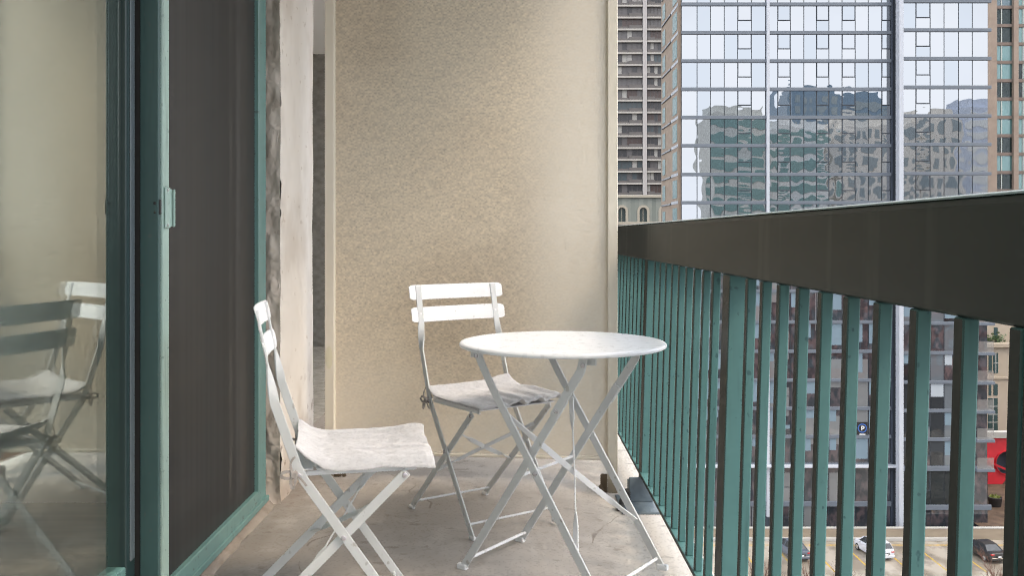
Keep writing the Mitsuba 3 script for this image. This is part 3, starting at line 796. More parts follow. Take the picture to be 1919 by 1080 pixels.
for (xs, Yp, sash) in sections:
    right = Yp == YRT
    zz = [zl(y) for y in LINES]
    xe = PX(xs[-1] + (5 if right else 0.8), Yp)
    for i, z in enumerate(zz[1:-1], 1):
        tk = 0.34 if LINES[i] < 860 else 0.5
        part(gt, 'spandrel', cbox(PX(xs[0] - 0.6, Yp), xe, Yp - 0.14, Yp + 0.12, z - tk / 2, z + tk / 2, 0.02), 'spandrel_grey')
    for i in range(len(LINES) - 1):
        z1_, z0_ = zz[i] - 0.17, zz[i + 1] + 0.17
        low = LINES[i] >= 480; lobby = LINES[i] >= 870
        for j in range(len(xs) - 1):
            if right and low and not lobby and j == len(xs) - 2: continue
            x0, x1 = PX(xs[j], Yp) + 0.04, PX(xs[j + 1], Yp) - 0.04
            zs = [(z0_, z1_)]
            if j in sash:
                zm = z0_ + 0.42 * (z1_ - z0_); zs = [(z0_, zm - 0.04), (zm + 0.04, z1_)]
            for q, (a, b) in enumerate(zs):
                m = pane_mesh(x0, x1, Yp + 0.04, a, b, rng, 0.8 if LINES[i] < 200 else 1.4)
                if not low: mm = UP[rng.choice(3, p=[0.5, 0.22, 0.28])]
                elif lobby: mm = LOW[3]
                else: mm = LOW[rng.choice(3, p=[0.40, 0.26, 0.34])]
                vis = (-60 < LINES[i] < 430) or (right and low and LINES[i] < 900) 
                if low and not lobby and q == 0 and rng.random() < 0.55:      # painted light-blue reflections, blinds, curtains and dark sills on the glass
                    zb_ = b - (b - a) * rng.uniform(0.25, 0.9)
                    bl = box(x0 + 0.02, x0 + (x1 - x0) * rng.choice([0.55, 0.98, 0.98]), Yp + 0.020, Yp + 0.026, zb_, b - 0.02)
                    if vis: part(gt, 'pane_patch', bl, ['blind_pale', 'reflect_blue', 'blind_dark'][rng.choice(3, p=[0.4, 0.35, 0.25])])
                    else: pane_patches.append(bl)
                if vis: part(gt, 'pane', m, mm, True)
                else: stuff.append(m)
                if len(zs) == 2 and q == 1 and vis:
                    part(gt, 'sash_frame', join(box(x0 - 0.03, x0 + 0.03, Yp - 0.02, Yp + 0.019, a - 0.03, b), box(x1 - 0.03, x1 + 0.03, Yp - 0.02, Yp + 0.019, a - 0.03, b), box(x0 + 0.03, x1 - 0.03, Yp - 0.02, Yp + 0.019, a - 0.03, a + 0.03)), 'mullion_dark')
def stuff_fn(p, n, uv):
    c = cell_rand(p.x / 1.33, p.z / 2.87, 3)
    return mix(mix((0.022, 0.026, 0.032), (0.095, 0.072, 0.076), smoothstep(0.35, 0.75, fbm(p.x * 2.6, 0, p.z * 1.2, 4)) * 0.7), (0.15, 0.155, 0.16), smoothstep(0.70, 0.74, c))
glass('pane_far', proc(stuff_fn), 0.2, TINT)
part(gt, 'pane_patch', join(*pane_patches), 'reflect_blue', kind='stuff')
part(gt, 'pane', join(*stuff), 'pane_far', True, kind='stuff')
part(gt, 'fin', cbox(PX(1436, YT), PX(1441.2, YT), YT - 0.35, YT + 0.13, GZ + 1.2, ztop, 0.02), 'fin_pale')
part(gt, 'fin', cbox(PX(1683.5, YRT), PX(1691.8, YRT), YRT - 0.30, YRT + 0.6, GZ, ztop, 0.02), 'fin_pale')
part(gt, 'recess', box(PX(1670, YT), PX(1683.3, YRT), YT - 0.02, YT + 0.135, GZ, ztop), 'recess_blue')
# white ledge over the lobby and open corner balconies with glass guards
part(gt, 'lobby_ledge', cbox(PX(1278, YT), PX(1682, YT), YT - 0.9, YT - 0.15, zl(874), zl(870.5), 0.02), 'fin_pale')
scene['guard_glass'] = {'type': 'blendbsdf', 'weight': 0.25, 'a': {'type': 'thindielectric'}, 'b': {'type': 'twosided', 'bsdf': {'type': 'diffuse', 'reflectance': rgb(0.25, 0.24, 0.23)}}}
for i in range(13, len(LINES) - 2):
    z = zl(LINES[i])
    part(gt, 'balcony_slab', cbox(PX(1823, YRT), PX(1857, YRT), YRT - 0.9, YRT - 0.145, z - 0.15, z + 0.15, 0.02), 'spandrel_grey')
    if i < len(LINES) - 3:
        part(gt, 'guard', box(PX(1824, YRT), PX(1855, YRT), YRT - 0.86, YRT - 0.84, zl(LINES[i + 1]) + 0.16, zl(LINES[i + 1]) + 1.25), 'guard_glass')
    z_b = zl(LINES[i + 1])
    part(gt, 'balcony_back', box(PX(1823, YRT) + 0.05, PX(1851, YRT) - 0.02, YRT + 0.03, YRT + 0.13, z_b + 0.17, z - 0.17), 'pane_brown')
# brick side of the tower, seen edge-on at its left
part(gt, 'brick_side', box(XA - 0.30, XA - 0.003, YT + 0.15, YT + 11, GZ, ztop), 'brick_orange')
for i in range(1, 15):
    z1_, z0_ = zl(LINES[i]), zl(LINES[i + 1])
    part(gt, 'side_balcony', cbox(XA - 0.42, XA - 0.302, YT + 4.4, YT + 10.2, z0_ - 0.10, z0_ + 0.06, 0.01), 'mullion_dark')
    part(gt, 'side_window', box(XA - 0.33, XA - 0.302, YT + 0.8, YT + 3.4, z0_ + 0.5, z1_ - 0.5), 'teal_glass')
    part(gt, 'side_window', box(XA - 0.33, XA - 0.302, YT + 8.2, YT + 10.0, z0_ + 0.5, z1_ - 0.7), 'teal_glass')
    part(gt, 'side_spandrel', box(XA - 0.34, XA - 0.302, YT + 0.16, YT + 4.3, z0_ - 0.1, z0_ + 0.2), 'spandrel_grey')

# --- ribbed concrete apartment tower far behind
mat('tower_white', principled((0.29, 0.275, 0.255), 0.7)); mat('tower_grey', principled((0.085, 0.078, 0.076), 0.7))
mat('tower_column', principled((0.29, 0.275, 0.27), 0.7)); mat('tower_dark', principled((0.018, 0.016, 0.016), 0.3, 0.5))
TW = [mat('tower_window', principled((0.035, 0.034, 0.037), 0.3, 0.4)), mat('tower_window_pale', principled((0.095, 0.088, 0.088), 0.35, 0.4)), mat('tower_window_brown', principled((0.06, 0.038, 0.034), 0.3, 0.4)), mat('tower_window_teal', principled((0.05, 0.065, 0.072), 0.3, 0.4)), mat('tower_blind', principled((0.30, 0.29, 0.27), 0.7))]
Y2 = 215.0
at = thing('apartment_tower', 'distant brown-grey apartment tower with white floor bands and dark windows', 'tower')
part(at, 'core', box(PX(1120, Y2), PX(1300, Y2), Y2 + 1.0, Y2 + 16, GZ, PZ(-80, Y2)), 'tower_dark')
for x0, x1 in ((1205, 1212.5), (1262, 1269)):
    part(at, 'column', box(PX(x0, Y2), PX(x1, Y2), Y2 - 0.4, Y2 + 0.99, PZ(372, Y2), PZ(-80, Y2)), 'tower_column')
yb_ = 368.0
fl = 0
while yb_ > -60:
    za, zb = PZ(yb_, Y2), PZ(yb_ - 22.25, Y2)
    for bi, (x0, x1) in enumerate(((1138, 1204.6), (1213, 1261.5))):
        X0, X1 = PX(x0, Y2), PX(x1, Y2)
        part(at, 'floor_band', box(X0, X1, Y2 - 0.30, Y2 + 0.95, za - 0.02, za + 0.36), 'tower_white')
        wn = part(at, 'window', box(X0, X1, Y2 + 0.6, Y2 + 0.9, za + 0.37, zb - 0.03), TW[rng.choice(4, p=[0.2, 0.62, 0.10, 0.08] if yb_ < 190 else [0.5, 0.14, 0.24, 0.12])])
        nm = 7
        xm = np.linspace(X0, X1, nm + 1)
        part(wn, 'mullion', join(*[box(x - 0.05, x + 0.05, Y2 + 0.5, Y2 + 0.595, za + 0.37, zb - 0.03) for x in xm[1:-1]]), 'tower_grey', kind='stuff')
        for q in range(nm):
            if rng.random() < 0.35:
                part(wn, 'pane_patch', box(xm[q] + 0.06, xm[q + 1] - 0.06, Y2 + 0.55, Y2 + 0.598, za + 0.37 + rng.random() * 0.8, zb - 0.03), TW[rng.choice([1, 4, 0])])
        w3 = (X1 - X0)
        part(at, 'parapet', join(box(X0 + 0.02, X0 + 0.30 * w3, Y2 - 0.25, Y2 + 0.3, za + 0.361, za + 1.10), box(X0 + 0.30 * w3, X0 + 0.62 * w3, Y2 - 0.05, Y2 + 0.3, za + 0.361, za + 0.85), box(X0 + 0.62 * w3, X1 - 0.02, Y2 - 0.25, Y2 + 0.3, za + 0.361, za + 1.15)), 'tower_grey')
    yb_ -= 22.25

# --- low building with arched windows below it
mat('podium_green', principled(proc(lambda p, n, uv: mix((0.13, 0.145, 0.13), (0.185, 0.195, 0.175), cell_rand(p.x / 0.9, 0, 0))), 0.8)); mat('podium_cream', principled((0.27, 0.245, 0.20), 0.7))
Y3 = 200.0; s3 = Y3 / F
pb = thing('arched_building', 'low grey-green building with cream arched windows below the distant tower', 'building')
X0, X1 = PX(1130, Y3), PX(1264, Y3); zt3, zb3 = PZ(371, Y3), PZ(436, Y3)
arch = lambda cx, w, z0, z1, g=0.0: Polygon([(cx - w / 2 - g, z0 - g), (cx + w / 2 + g, z0 - g)] + [(cx + (w / 2 + g) * math.cos(t), z1 - w / 2 + (w / 2 + g) * math.sin(t)) for t in np.linspace(0, math.pi, 13)])
wallp = Polygon([(X0, GZ), (X1, GZ), (X1, zt3), (X0, zt3)])
cxs = [PX(x, Y3) for x in (1166, 1206, 1246)]
for cx in cxs: wallp = wallp.difference(arch(cx, 14 * s3, PZ(418, Y3), PZ(389, Y3)))
toXZ = lambda m, y: (np.stack([m[0][:, 0], y + m[0][:, 2], m[0][:, 1]], 1), m[1][:, ::-1])
part(pb, 'wall', toXZ(extrude(wallp, 0.6), Y3), 'podium_green')
part(pb, 'core', box(X0 + 0.1, X1 - 0.1, Y3 + 0.61, Y3 + 12, GZ, zt3 - 0.2), 'podium_green')
part(pb, 'cornice', cbox(X0, X1 + 1.0, Y3 - 0.5, Y3 + 0.58, zt3 + 0.002, zt3 + 0.55, 0.05), 'podium_cream')
part(pb, 'sill_band', cbox(X0, X1 + 0.6, Y3 - 0.3, Y3 - 0.002, PZ(422, Y3), PZ(416, Y3), 0.03), 'podium_cream')
for cx in cxs:
    part(pb, 'arch_trim', toXZ(extrude(arch(cx, 14 * s3, PZ(415.5, Y3), PZ(389, Y3), 0.5).difference(arch(cx, 14 * s3 - 0.02, PZ(420, Y3), PZ(389, Y3))), 0.2), Y3 - 0.201), 'podium_cream')
    wn = part(pb, 'window', box(cx - 8 * s3, cx + 8 * s3, Y3 + 0.35, Y3 + 0.5, PZ(418, Y3), PZ(388, Y3)), mat('podium_window', principled((0.045, 0.058, 0.055), 0.3, 0.4)))
    part(wn, 'glazing_bar', box(cx - 0.06, cx + 0.06, Y3 + 0.28, Y3 + 0.349, PZ(418, Y3), PZ(388, Y3)), 'podium_cream')

# --- brick apartment block with teal windows on the right
mat('block_brick', principled(proc(lambda p, n, uv: mix((0.17, 0.130, 0.105), (0.23, 0.180, 0.145), fbm(p.x * 0.7, p.y, p.z * 1.2, 3))), 0.8)); mat('block_band', principled((0.13, 0.10, 0.085), 0.8))
BW = [glass('block_teal', (0.075, 0.165, 0.165), 0.16, TINT), glass('block_dark', (0.012, 0.022, 0.022), 0.10, TINT), glass('block_blue', (0.05, 0.09, 0.11), 0.16, TINT)]
mat('bar_pale', principled((0.32, 0.33, 0.31), 0.5))
Y4 = 148.0
bk = thing('brick_block', 'pinkish brick apartment block with teal window bays at the right edge', 'building')
part(bk, 'core', box(PX(1850, Y4), PX(2100, Y4), Y4 + 0.5, Y4 + 18, GZ, PZ(-90, Y4)), 'block_band')
cols = [(1850, 1866), (1897.5, 1906.5), (1938, 1947), (1979, 1988), (2019, 2028), (2060, 2069), (2094, 2100)]
for x0, x1 in cols:
    part(bk, 'column', box(PX(x0, Y4), PX(x1, Y4), Y4 - 0.5, Y4 + 0.49, GZ, PZ(-90, Y4)), 'block_brick')
for c in range(len(cols) - 1):
    xa, xb = PX(cols[c][1], Y4) + 0.03, PX(cols[c + 1][0], Y4) - 0.03
    for fi in range(-3, 13):
        yw0, yw1 = 16.3 + 34.45 * fi, 44.5 + 34.45 * fi
        wn = part(bk, 'window', box(xa, xb, Y4 + 0.12, Y4 + 0.3, PZ(yw1, Y4), PZ(yw0, Y4)), BW[rng.choice(3, p=[0.5, 0.28, 0.22])])
        xm = xa + 0.36 * (xb - xa); x2 = xa + 0.72 * (xb - xa)
        part(wn, 'frame', box(xm - 0.08, xm + 0.08, Y4 + 0.0, Y4 + 0.118, PZ(yw1, Y4), PZ(yw0, Y4)), 'bar_pale')
        part(bk, 'floor_band', box(xa, xb, Y4 - 0.1, Y4 + 0.48, PZ(50.5 + 34.45 * fi, Y4), PZ(44.6 + 34.45 * fi, Y4)), 'block_band')

# --- cream building beside the tower, low
mat('cream_wall', principled(proc(lambda p, n, uv: mix((0.30, 0.25, 0.19), (0.36, 0.31, 0.25), fbm(p.x * 0.6, p.y, p.z * 0.4, 4))), 0.8)); mat('window_green', principled((0.02, 0.045, 0.045), 0.2, 0.6))
Y5 = 118.0
cb = thing('cream_building', 'cream stone building with narrow dark green windows beside the glass tower', 'building')
part(cb, 'lower_wall', box(PX(1815, Y5), PX(2060, Y5), Y5, Y5 + 14, GZ, PZ(652, Y5)), 'cream_wall')
part(cb, 'upper_wall', box(PX(1815, Y5), PX(2060, Y5), Y5 + 2.0, Y5 + 14, PZ(652, Y5) + 0.01, PZ(560, Y5)), 'cream_wall')
part(cb, 'cornice', cbox(PX(1814, Y5), PX(2061, Y5), Y5 - 0.45, Y5 + 0.2, PZ(651.9, Y5), PZ(643, Y5), 0.08), 'cream_wall')
part(cb, 'band', cbox(PX(1814, Y5), PX(2061, Y5), Y5 - 0.2, Y5 - 0.003, PZ(711, Y5), PZ(707, Y5), 0.03), 'cream_wall')
for bay in range(5):
    o_ = bay * 40
    for (x0, x1, y0, y1, nv, nh) in ((1853, 1859, 663, 699, 1, 1), (1861.5, 1870.5, 662, 700, 2, 2), (1853, 1858, 721, 742, 1, 1), (1862, 1870, 720, 742, 1, 1), (1852, 1870, 747, 807, 2, 4)):
        Xa, Xb, Za, Zb = PX(x0 + o_, Y5), PX(x1 + o_, Y5), PZ(y1, Y5), PZ(y0, Y5)
        wn = part(cb, 'window', box(Xa, Xb, Y5 - 0.06, Y5 - 0.003, Za, Zb), 'window_green')
        bars = [box(x - 0.04, x + 0.04, Y5 - 0.10, Y5 - 0.062, Za, Zb) for x in np.linspace(Xa, Xb, nv + 1)[1:-1]] + [box(Xa, Xb, Y5 - 0.09, Y5 - 0.061, z - 0.04, z + 0.04) for z in np.linspace(Za, Zb, nh + 1)[1:-1]]
        if bars: part(wn, 'glazing_bar', join(*bars), 'bar_pale')
    wn = part(cb, 'window', box(PX(1863 + o_, Y5 + 2), PX(1870 + o_, Y5 + 2), Y5 + 1.94, Y5 + 1.997, PZ(640, Y5), PZ(617, Y5)), 'window_green')
mat('leaf_green', principled((0.05, 0.085, 0.03), 0.6))
for px_ in (1858, 1876):
    rr = np.random.default_rng(px_)
    leaves = []
    c0 = np.array((PX(px_, Y5), Y5 + 0.9, PZ(640, Y5)))
    for _ in range(160):
        q = c0 + rr.normal(0, 1, 3) * (0.45, 0.3, 0.28) + (0, 0, 0.2)
        a, b = rr.normal(0, 0.12, 3), rr.normal(0, 0.12, 3)
        leaves.append((np.array([q, q + a, q + a + b, q + b]), np.array([[0, 1, 2], [0, 2, 3]])))
    k = thing('terrace_shrub', f'small green shrub on the cream terrace, {"left" if px_ == 1858 else "right"} one of two', 'shrub', 'shrubs on the cream terrace')
    part(k, 'crown', join(*leaves), 'leaf_green', kind='stuff')
    part(k, 'pot', cyl(c0 - (0, 0, 0.55), (0, 0, 1), 0.3, 0.5), 'tower_grey')

# --- red steel structure with round openings, on the plaza
mat('red_steel', principled(proc(lambda p, n, uv: mix((0.34, 0.010, 0.018), (0.46, 0.018, 0.028), fbm(p.x, p.y, p.z, 3))), 0.4, 0.5))
Y6 = 108.0
toP = lambda x, y: ((x - 960) * Y6 / F, EYE - (y - 441) * Y6 / F)
poly = Polygon([toP(*q) for q in ((1800, 822), (1990, 822), (1990, 935), (1935, 945), (1900, 905), (1886, 900), (1876, 912), (1871, 930), (1872, 946), (1862, 943), (1832, 925), (1800, 912))])
cx, cz = toP(1888, 868)
poly = poly.difference(Point(cx, cz).buffer(22 * Y6 / F, 24))
rs = thing('red_structure', 'tall red steel wall with round holes standing beyond the parking lot', 'red structure')
m = extrude(poly, 0.5)
part(rs, 'sheet', toXZ(m, Y6), 'red_steel')
ring = Point(cx, cz).buffer(23 * Y6 / F, 24).difference(Point(cx, cz).buffer(21.6 * Y6 / F, 24))
part(rs, 'rim', toXZ(extrude(ring.intersection(poly.buffer(0.001)), 0.2), Y6 - 0.201), 'red_steel')
lin = Point(cx, cz).buffer(22.6 * Y6 / F, 24)
part(rs, 'dark_backing', join(toXZ(extrude(lin.difference(Point(cx, cz).buffer(22.02 * Y6 / F, 24)), 1.4), Y6 + 0.502), toXZ(extrude(lin, 0.05), Y6 + 1.91)), 'mullion_dark')  # dark drum added behind the hole, its colour standing in for the darkness inside
x0, z0 = toP(1800, 831); x1, z1_ = toP(1990, 828)
part(rs, 'rib', xf(box(0, 9.5, -0.18, -0.002, 0, 0.22), frame3([toP(1853, 868)[0], Y6, toP(1853, 868)[1]], [math.cos(-0.42), 0, math.sin(-0.42)], [0, 1, 0], [-math.sin(-0.42), 0, math.cos(-0.42)])), 'red_steel')
part(rs, 'cap', box(toP(1800, 0)[0], toP(1990, 0)[0], Y6 - 0.3, Y6 + 0.7, toP(0, 821)[1], toP(0, 810)[1]), 'pale_stone')
for i, (px_, py_) in enumerate(((1838, 957), (1865, 975), (1905, 968))):
    Yp = 99.5 if i else 102.0
    xq, zq = PX(px_, Yp), PZ(py_, Yp)
    k = thing('round_planter', ['dark round planter nearest the corner of the glass tower', 'dark round planter with a yellow-green top in front of the red structure', 'dark round planter rightmost behind the railing bars'][i], 'planter', 'dark planters on the plaza')
    tub = trimesh.creation.revolve(np.array([(0, 0), (0.58, 0), (0.72, 1.0), (0.66, 1.02), (0.62, 0.9), (0, 0.9)]), sections=20); tub.apply_translation([xq, Yp, GZ + 0.9])
    part(k, 'tub', (np.array(tub.vertices), np.array(tub.faces)), 'tower_dark', 30)
    rr = np.random.default_rng(i)
    lv = []
    for _ in range(120):
        a = rr.random() * 6.28; q = np.array((xq + 0.55 * math.sqrt(rr.random()) * math.cos(a), Yp + 0.55 * rr.random() * math.sin(a), GZ + 1.85 + 0.12 * rr.random()))
        a, b = rr.normal(0, 0.10, 3), rr.normal(0, 0.10, 3); lv.append((np.array([q, q + a, q + a + b, q + b]), np.array([[0, 1, 2], [0, 2, 3]])))
    part(k, 'groundcover', join(*lv), 'leaf_yellow' if 'leaf_yellow' in scene else mat('leaf_yellow', principled((0.14, 0.16, 0.03), 0.6)), kind='stuff')

# --- blue round sign in a tower window
sg = thing('window_sign', 'dark sign with a white letter in a blue ring in a lower tower window', 'sign')
xs_, zs_ = PX(1616, YT), PZ(803, YT)
mat('sign_blue', principled((0.03, 0.09, 0.30), 0.4)); mat('sign_black', principled((0.01, 0.01, 0.012), 0.4)); mat('sign_white', principled((0.6, 0.6, 0.6), 0.4))
part(sg, 'board', box(xs_ - 0.55, xs_ + 0.55, YT - 0.06, YT + 0.015, zs_ - 0.95, zs_ + 0.60), 'sign_black')
part(sg, 'ring', toXZ(extrude(Point(xs_, zs_).buffer(0.46, 16).difference(Point(xs_, zs_).buffer(0.36, 16)), 0.02), YT - 0.085), 'sign_blue')
lt = meshkit.text_mesh('P', 0.42, 0.02, True); lv = np.array(lt.vertices)
part(sg, 'letter', (np.stack([lv[:, 0] + xs_ - 0.15, YT - 0.07 - lv[:, 2], lv[:, 1] + zs_ - 0.21], 1), np.array(lt.faces)), 'sign_white')
for i_, (dz, ww) in enumerate(((-0.62, 0.30), (-0.78, 0.22))):
    part(sg, 'text_line', box(xs_ - ww, xs_ + ww, YT - 0.075, YT - 0.062, zs_ + dz - 0.045, zs_ + dz + 0.045), 'sign_white')

# ------------------------------------------------------------------ parked cars
mat('car_glass', principled((0.012, 0.014, 0.016), 0.05, 0.9)); mat('tyre', principled((0.015, 0.015, 0.015), 0.8)); mat('alloy', principled((0.45, 0.46, 0.47), 0.3, 0.5, 0.8))
mat('tail_red', principled((0.35, 0.01, 0.012), 0.15)); mat('plate_white', principled((0.55, 0.55, 0.56), 0.4)); mat('chrome', {'type': 'roughconductor', 'material': 'Cr', 'alpha': 0.1})
PAINT = {c: mat('car_' + c, principled(v, 0.25, 0.6, clearcoat=1.0, clearcoat_gloss=0.95)) for c, v in (('silver', (0.42, 0.43, 0.47)), ('black', (0.012, 0.011, 0.013)), ('slate', (0.06, 0.075, 0.10)))}


def car(label, color, x, y, ang, hatch):
    k = thing('parked_car', label, 'car', None)
    L = 4.5 if not hatch else 4.35
    H = 1.46 if not hatch else 1.60
    M = frame3([x, y, GZ + 0.002], [math.sin(ang), math.cos(ang), 0], [math.cos(ang), -math.sin(ang), 0], [0, 0, 1])   # x forward, y to the right
    M[:3, 1] *= -1                                                                                                  # keep it right-handed: y to the left
    # lower body: stations along the length, rounded in plan
    st = np.array([-0.5, -0.49, -0.45, -0.36, -0.2, 0, 0.2, 0.34, 0.43, 0.48, 0.5]) * L
    wid = np.array([0.70, 0.78, 0.85, 0.89, 0.905, 0.905, 0.90, 0.88, 0.83, 0.74, 0.60])
    top_ = np.array([0.92, 0.98, 1.00, 0.99, 0.97, 0.95, 0.93, 0.88, 0.80, 0.72, 0.64]) + (0.08 if hatch else 0)
    bot = np.array([0.36, 0.30, 0.26, 0.24, 0.22, 0.22, 0.22, 0.24, 0.24, 0.28, 0.34])
    rows = []
    for s_, w_, t_, b_ in zip(st, wid, top_, bot):
        prof_ = [(-w_ + 0.06, b_), (-w_, b_ + 0.14), (-w_, (b_ + t_) / 2 + 0.05), (-w_ + 0.035, t_ - 0.07), (-w_ + 0.11, t_), (0, t_ + 0.025), (w_ - 0.11, t_), (w_ - 0.035, t_ - 0.07), (w_, (b_ + t_) / 2 + 0.05), (w_, b_ + 0.14), (w_ - 0.06, b_), (0, b_)]
        rows.append([(s_, a, b) for a, b in prof_])
    n_ = 12
    v_ = np.array(rows).reshape(-1, 3); f_ = []
    for i in range(len(st) - 1):
        for j in range(n_):
            p, q = i * n_ + j, i * n_ + (j + 1) % n_; f_ += [[p, q + n_, q], [p, p + n_, q + n_]]
    e = (len(st) - 1) * n_
    for j in range(1, n_ - 1): f_ += [[0, j, j + 1], [e, e + j + 1, e + j]]
    part(k, 'body', xf((v_, np.array(f_)), M), PAINT[color], 32)
    # cabin: glass house with a painted roof
    if hatch: cab = [(-0.47, 1.02, 0.70), (-0.40, H - 0.08, 0.60), (-0.15, H, 0.60), (0.05, H - 0.01, 0.60), (0.14, H - 0.12, 0.60), (0.30, 0.98, 0.70)]
    else: cab = [(-0.36, 0.98, 0.70), (-0.22, H - 0.07, 0.58), (-0.08, H, 0.58), (0.04, H - 0.01, 0.58), (0.12, H - 0.10, 0.58), (0.27, 0.94, 0.70)]
    rb = [(a * L, w_ * 1.14, 0.93) for a, z, w_ in cab]; rt = [(a * L, w_, z) for a, z, w_ in cab]
    lo_ = [cab[0], cab[-1]]
    pts = [(cab[0][0] * L, s_ * 0.80, 0.94) for s_ in (-1, 1)] + [(cab[-1][0] * L, s_ * 0.80, 0.92) for s_ in (-1, 1)]
    pts += [(a * L, s_ * w_, z) for a, z, w_ in cab[1:-1] for s_ in (-1, 1)]
    part(k, 'glasshouse', xf(hull(pts), M), 'car_glass')
    roof = [(a * L, s_ * (w_ + 0.012), z + dz) for a, z, w_ in cab[1:-1] for s_ in (-1, 1) for dz in (-0.03, 0.02)]
    part(k, 'roof', xf(hull(roof), M), PAINT[color])
    for s_ in (-1, 1):
        for (a, b) in ((cab[1], cab[0]), (cab[4], cab[5])):
            p0 = np.array((a[0] * L, s_ * (a[2] + 0.004), a[1] - 0.01)); p1 = np.array((b[0] * L, s_ * 0.805, 0.94))
            part(k, 'pillar', xf(strap([p0, p1], (1, 0, 0), 0.12, 0.03), M), PAINT[color])
        p0 = np.array((-0.04 * L, s_ * 0.60, H - 0.02)); p1 = np.array((-0.02 * L, s_ * 0.806, 0.94))
        part(k, 'pillar', xf(strap([p0, p1], (1, 0, 0), 0.09, 0.03), M), PAINT[color])
        part(k, 'window_trim', xf(tube([(cab[0][0] * L * 0.96, s_ * 0.80, 0.97), (-0.1 * L, s_ * 0.815, 0.96), (cab[-1][0] * L * 0.95, s_ * 0.80, 0.95)], 0.014, 6), M), 'chrome')
        part(k, 'tail_light', xf(cbox(-0.5 * L - 0.012, -0.5 * L + 0.16, s_ * 0.62 - 0.17, s_ * 0.62 + 0.17, 0.78, 0.93, 0.03), M), 'tail_red')
        part(k, 'mirror', xf(cbox(0.17 * L, 0.17 * L + 0.12, s_ * 0.98 - 0.10, s_ * 0.98 + 0.10, 0.96, 1.08, 0.03), M), PAINT[color])
        for a in (-0.30, 0.30):
            wh = part(k, 'wheel', xf(tube([(a * L, s_ * 0.70, 0.32), (a * L, s_ * 0.72, 0.32), (a * L, s_ * 0.90, 0.32), (a * L, s_ * 0.915, 0.32)], [0.30, 0.325, 0.325, 0.30], 22), M), 'tyre', 30)
            part(wh, 'rim', xf(tube([(a * L, s_ * 0.90, 0.32), (a * L, s_ * 0.925, 0.32)], [0.215, 0.20], 18), M), 'alloy', 30)
    part(k, 'bumper', xf(cbox(-0.5 * L - 0.05, -0.5 * L + 0.25, -0.80, 0.80, 0.34, 0.58, 0.05), M), PAINT[color])
    part(k, 'number_plate', xf(box(-0.5 * L - 0.058, -0.5 * L - 0.052, -0.16, 0.16, 0.60, 0.74), M), 'plate_white')
    part(k, 'number_plate_holder', xf(cbox(-0.5 * L - 0.051, -0.5 * L + 0.1, -0.30, 0.30, 0.585, 0.78, 0.02), M), 'tyre')


car('silver hatchback parked behind the bars beside a yellow line', 'silver', 33.5, 87.3, -0.17, True)
car('black sedan parked at the right behind the railing bars', 'black', 43.45, 86.75, -0.14, False)
car('dark slate-blue car parked left of the silver hatchback', 'slate', 25.9, 87.1, -0.12, False)

# ------------------------------------------------------------------ bare trees in front of the parking lot
mat('bark_brown', principled((0.065, 0.042, 0.035), 0.9, 0.2)); mat('twig_red', principled((0.11, 0.06, 0.045), 0.9, 0.2))


def bare_tree(x, y, z0, h, seed, label):
    rr = random.Random(seed)
    trunk, twigs = [], []

    def grow(p, d, l, r, lev):
        p = np.array(p); n = 4
        pts = [p]; dd = np.array(d)
        for _ in range(n):
            dd = dd + np.array([rr.gauss(0, 0.12), rr.gauss(0, 0.12), rr.gauss(0.03, 0.08)]); dd /= np.linalg.norm(dd)
            pts.append(pts[-1] + dd * l / n)
        rs_ = np.linspace(r, r * 0.6, n + 1)
        (trunk if lev < 2 else twigs).append(tube(pts, rs_, 6 if lev < 2 else 4))
        if lev >= 5: return
        for _ in range(4 if lev == 0 else 3):
            t = rr.uniform(0.45, 1.0); q = pts[int(t * n)]
            a = rr.uniform(0, 6.28); sp = rr.uniform(0.45, 0.95)
            nd = dd + sp * np.array([math.cos(a), math.sin(a), rr.uniform(-0.1, 0.5)]); nd /= np.linalg.norm(nd)
            grow(q, nd, l * rr.uniform(0.55, 0.78), r * 0.55, lev + 1)
    grow((x, y, z0), (0, 0, 1), h * 0.38, h * 0.017, 0)
    tr, tw = join(*trunk), join(*twigs)
    sc_ = h / (max(tr[0][:, 2].max(), tw[0][:, 2].max()) - z0)
    for m_ in (tr, tw): m_[0][:, 2] = z0 + (m_[0][:, 2] - z0) * sc_
    k = thing('bare_tree', label, 'tree', 'leafless trees in front of the parking lot')
    part(k, 'trunk', tr, 'bark_brown', 40)
    part(k, 'crown', tw, 'twig_red', kind='stuff')


for i, (px_, Y_, top_y, lab) in enumerate(((1412, 66, 1020, 'leafless reddish tree between the bars at the left'), (1552, 64, 1030, 'leafless reddish tree below the silver hatchback'), (1480, 60, 1052, 'leafless reddish tree below the slate-blue car'), (1852, 66, 1022, 'leafless reddish tree below the black sedan'), (1700, 58, 1065, 'leafless reddish tree lowest of all, at the frame bottom'))):
    zt_ = PZ(top_y, Y_)
    bare_tree(PX(px_, Y_), Y_, GZ, (zt_ - GZ) * 0.98, 20 + i, lab)

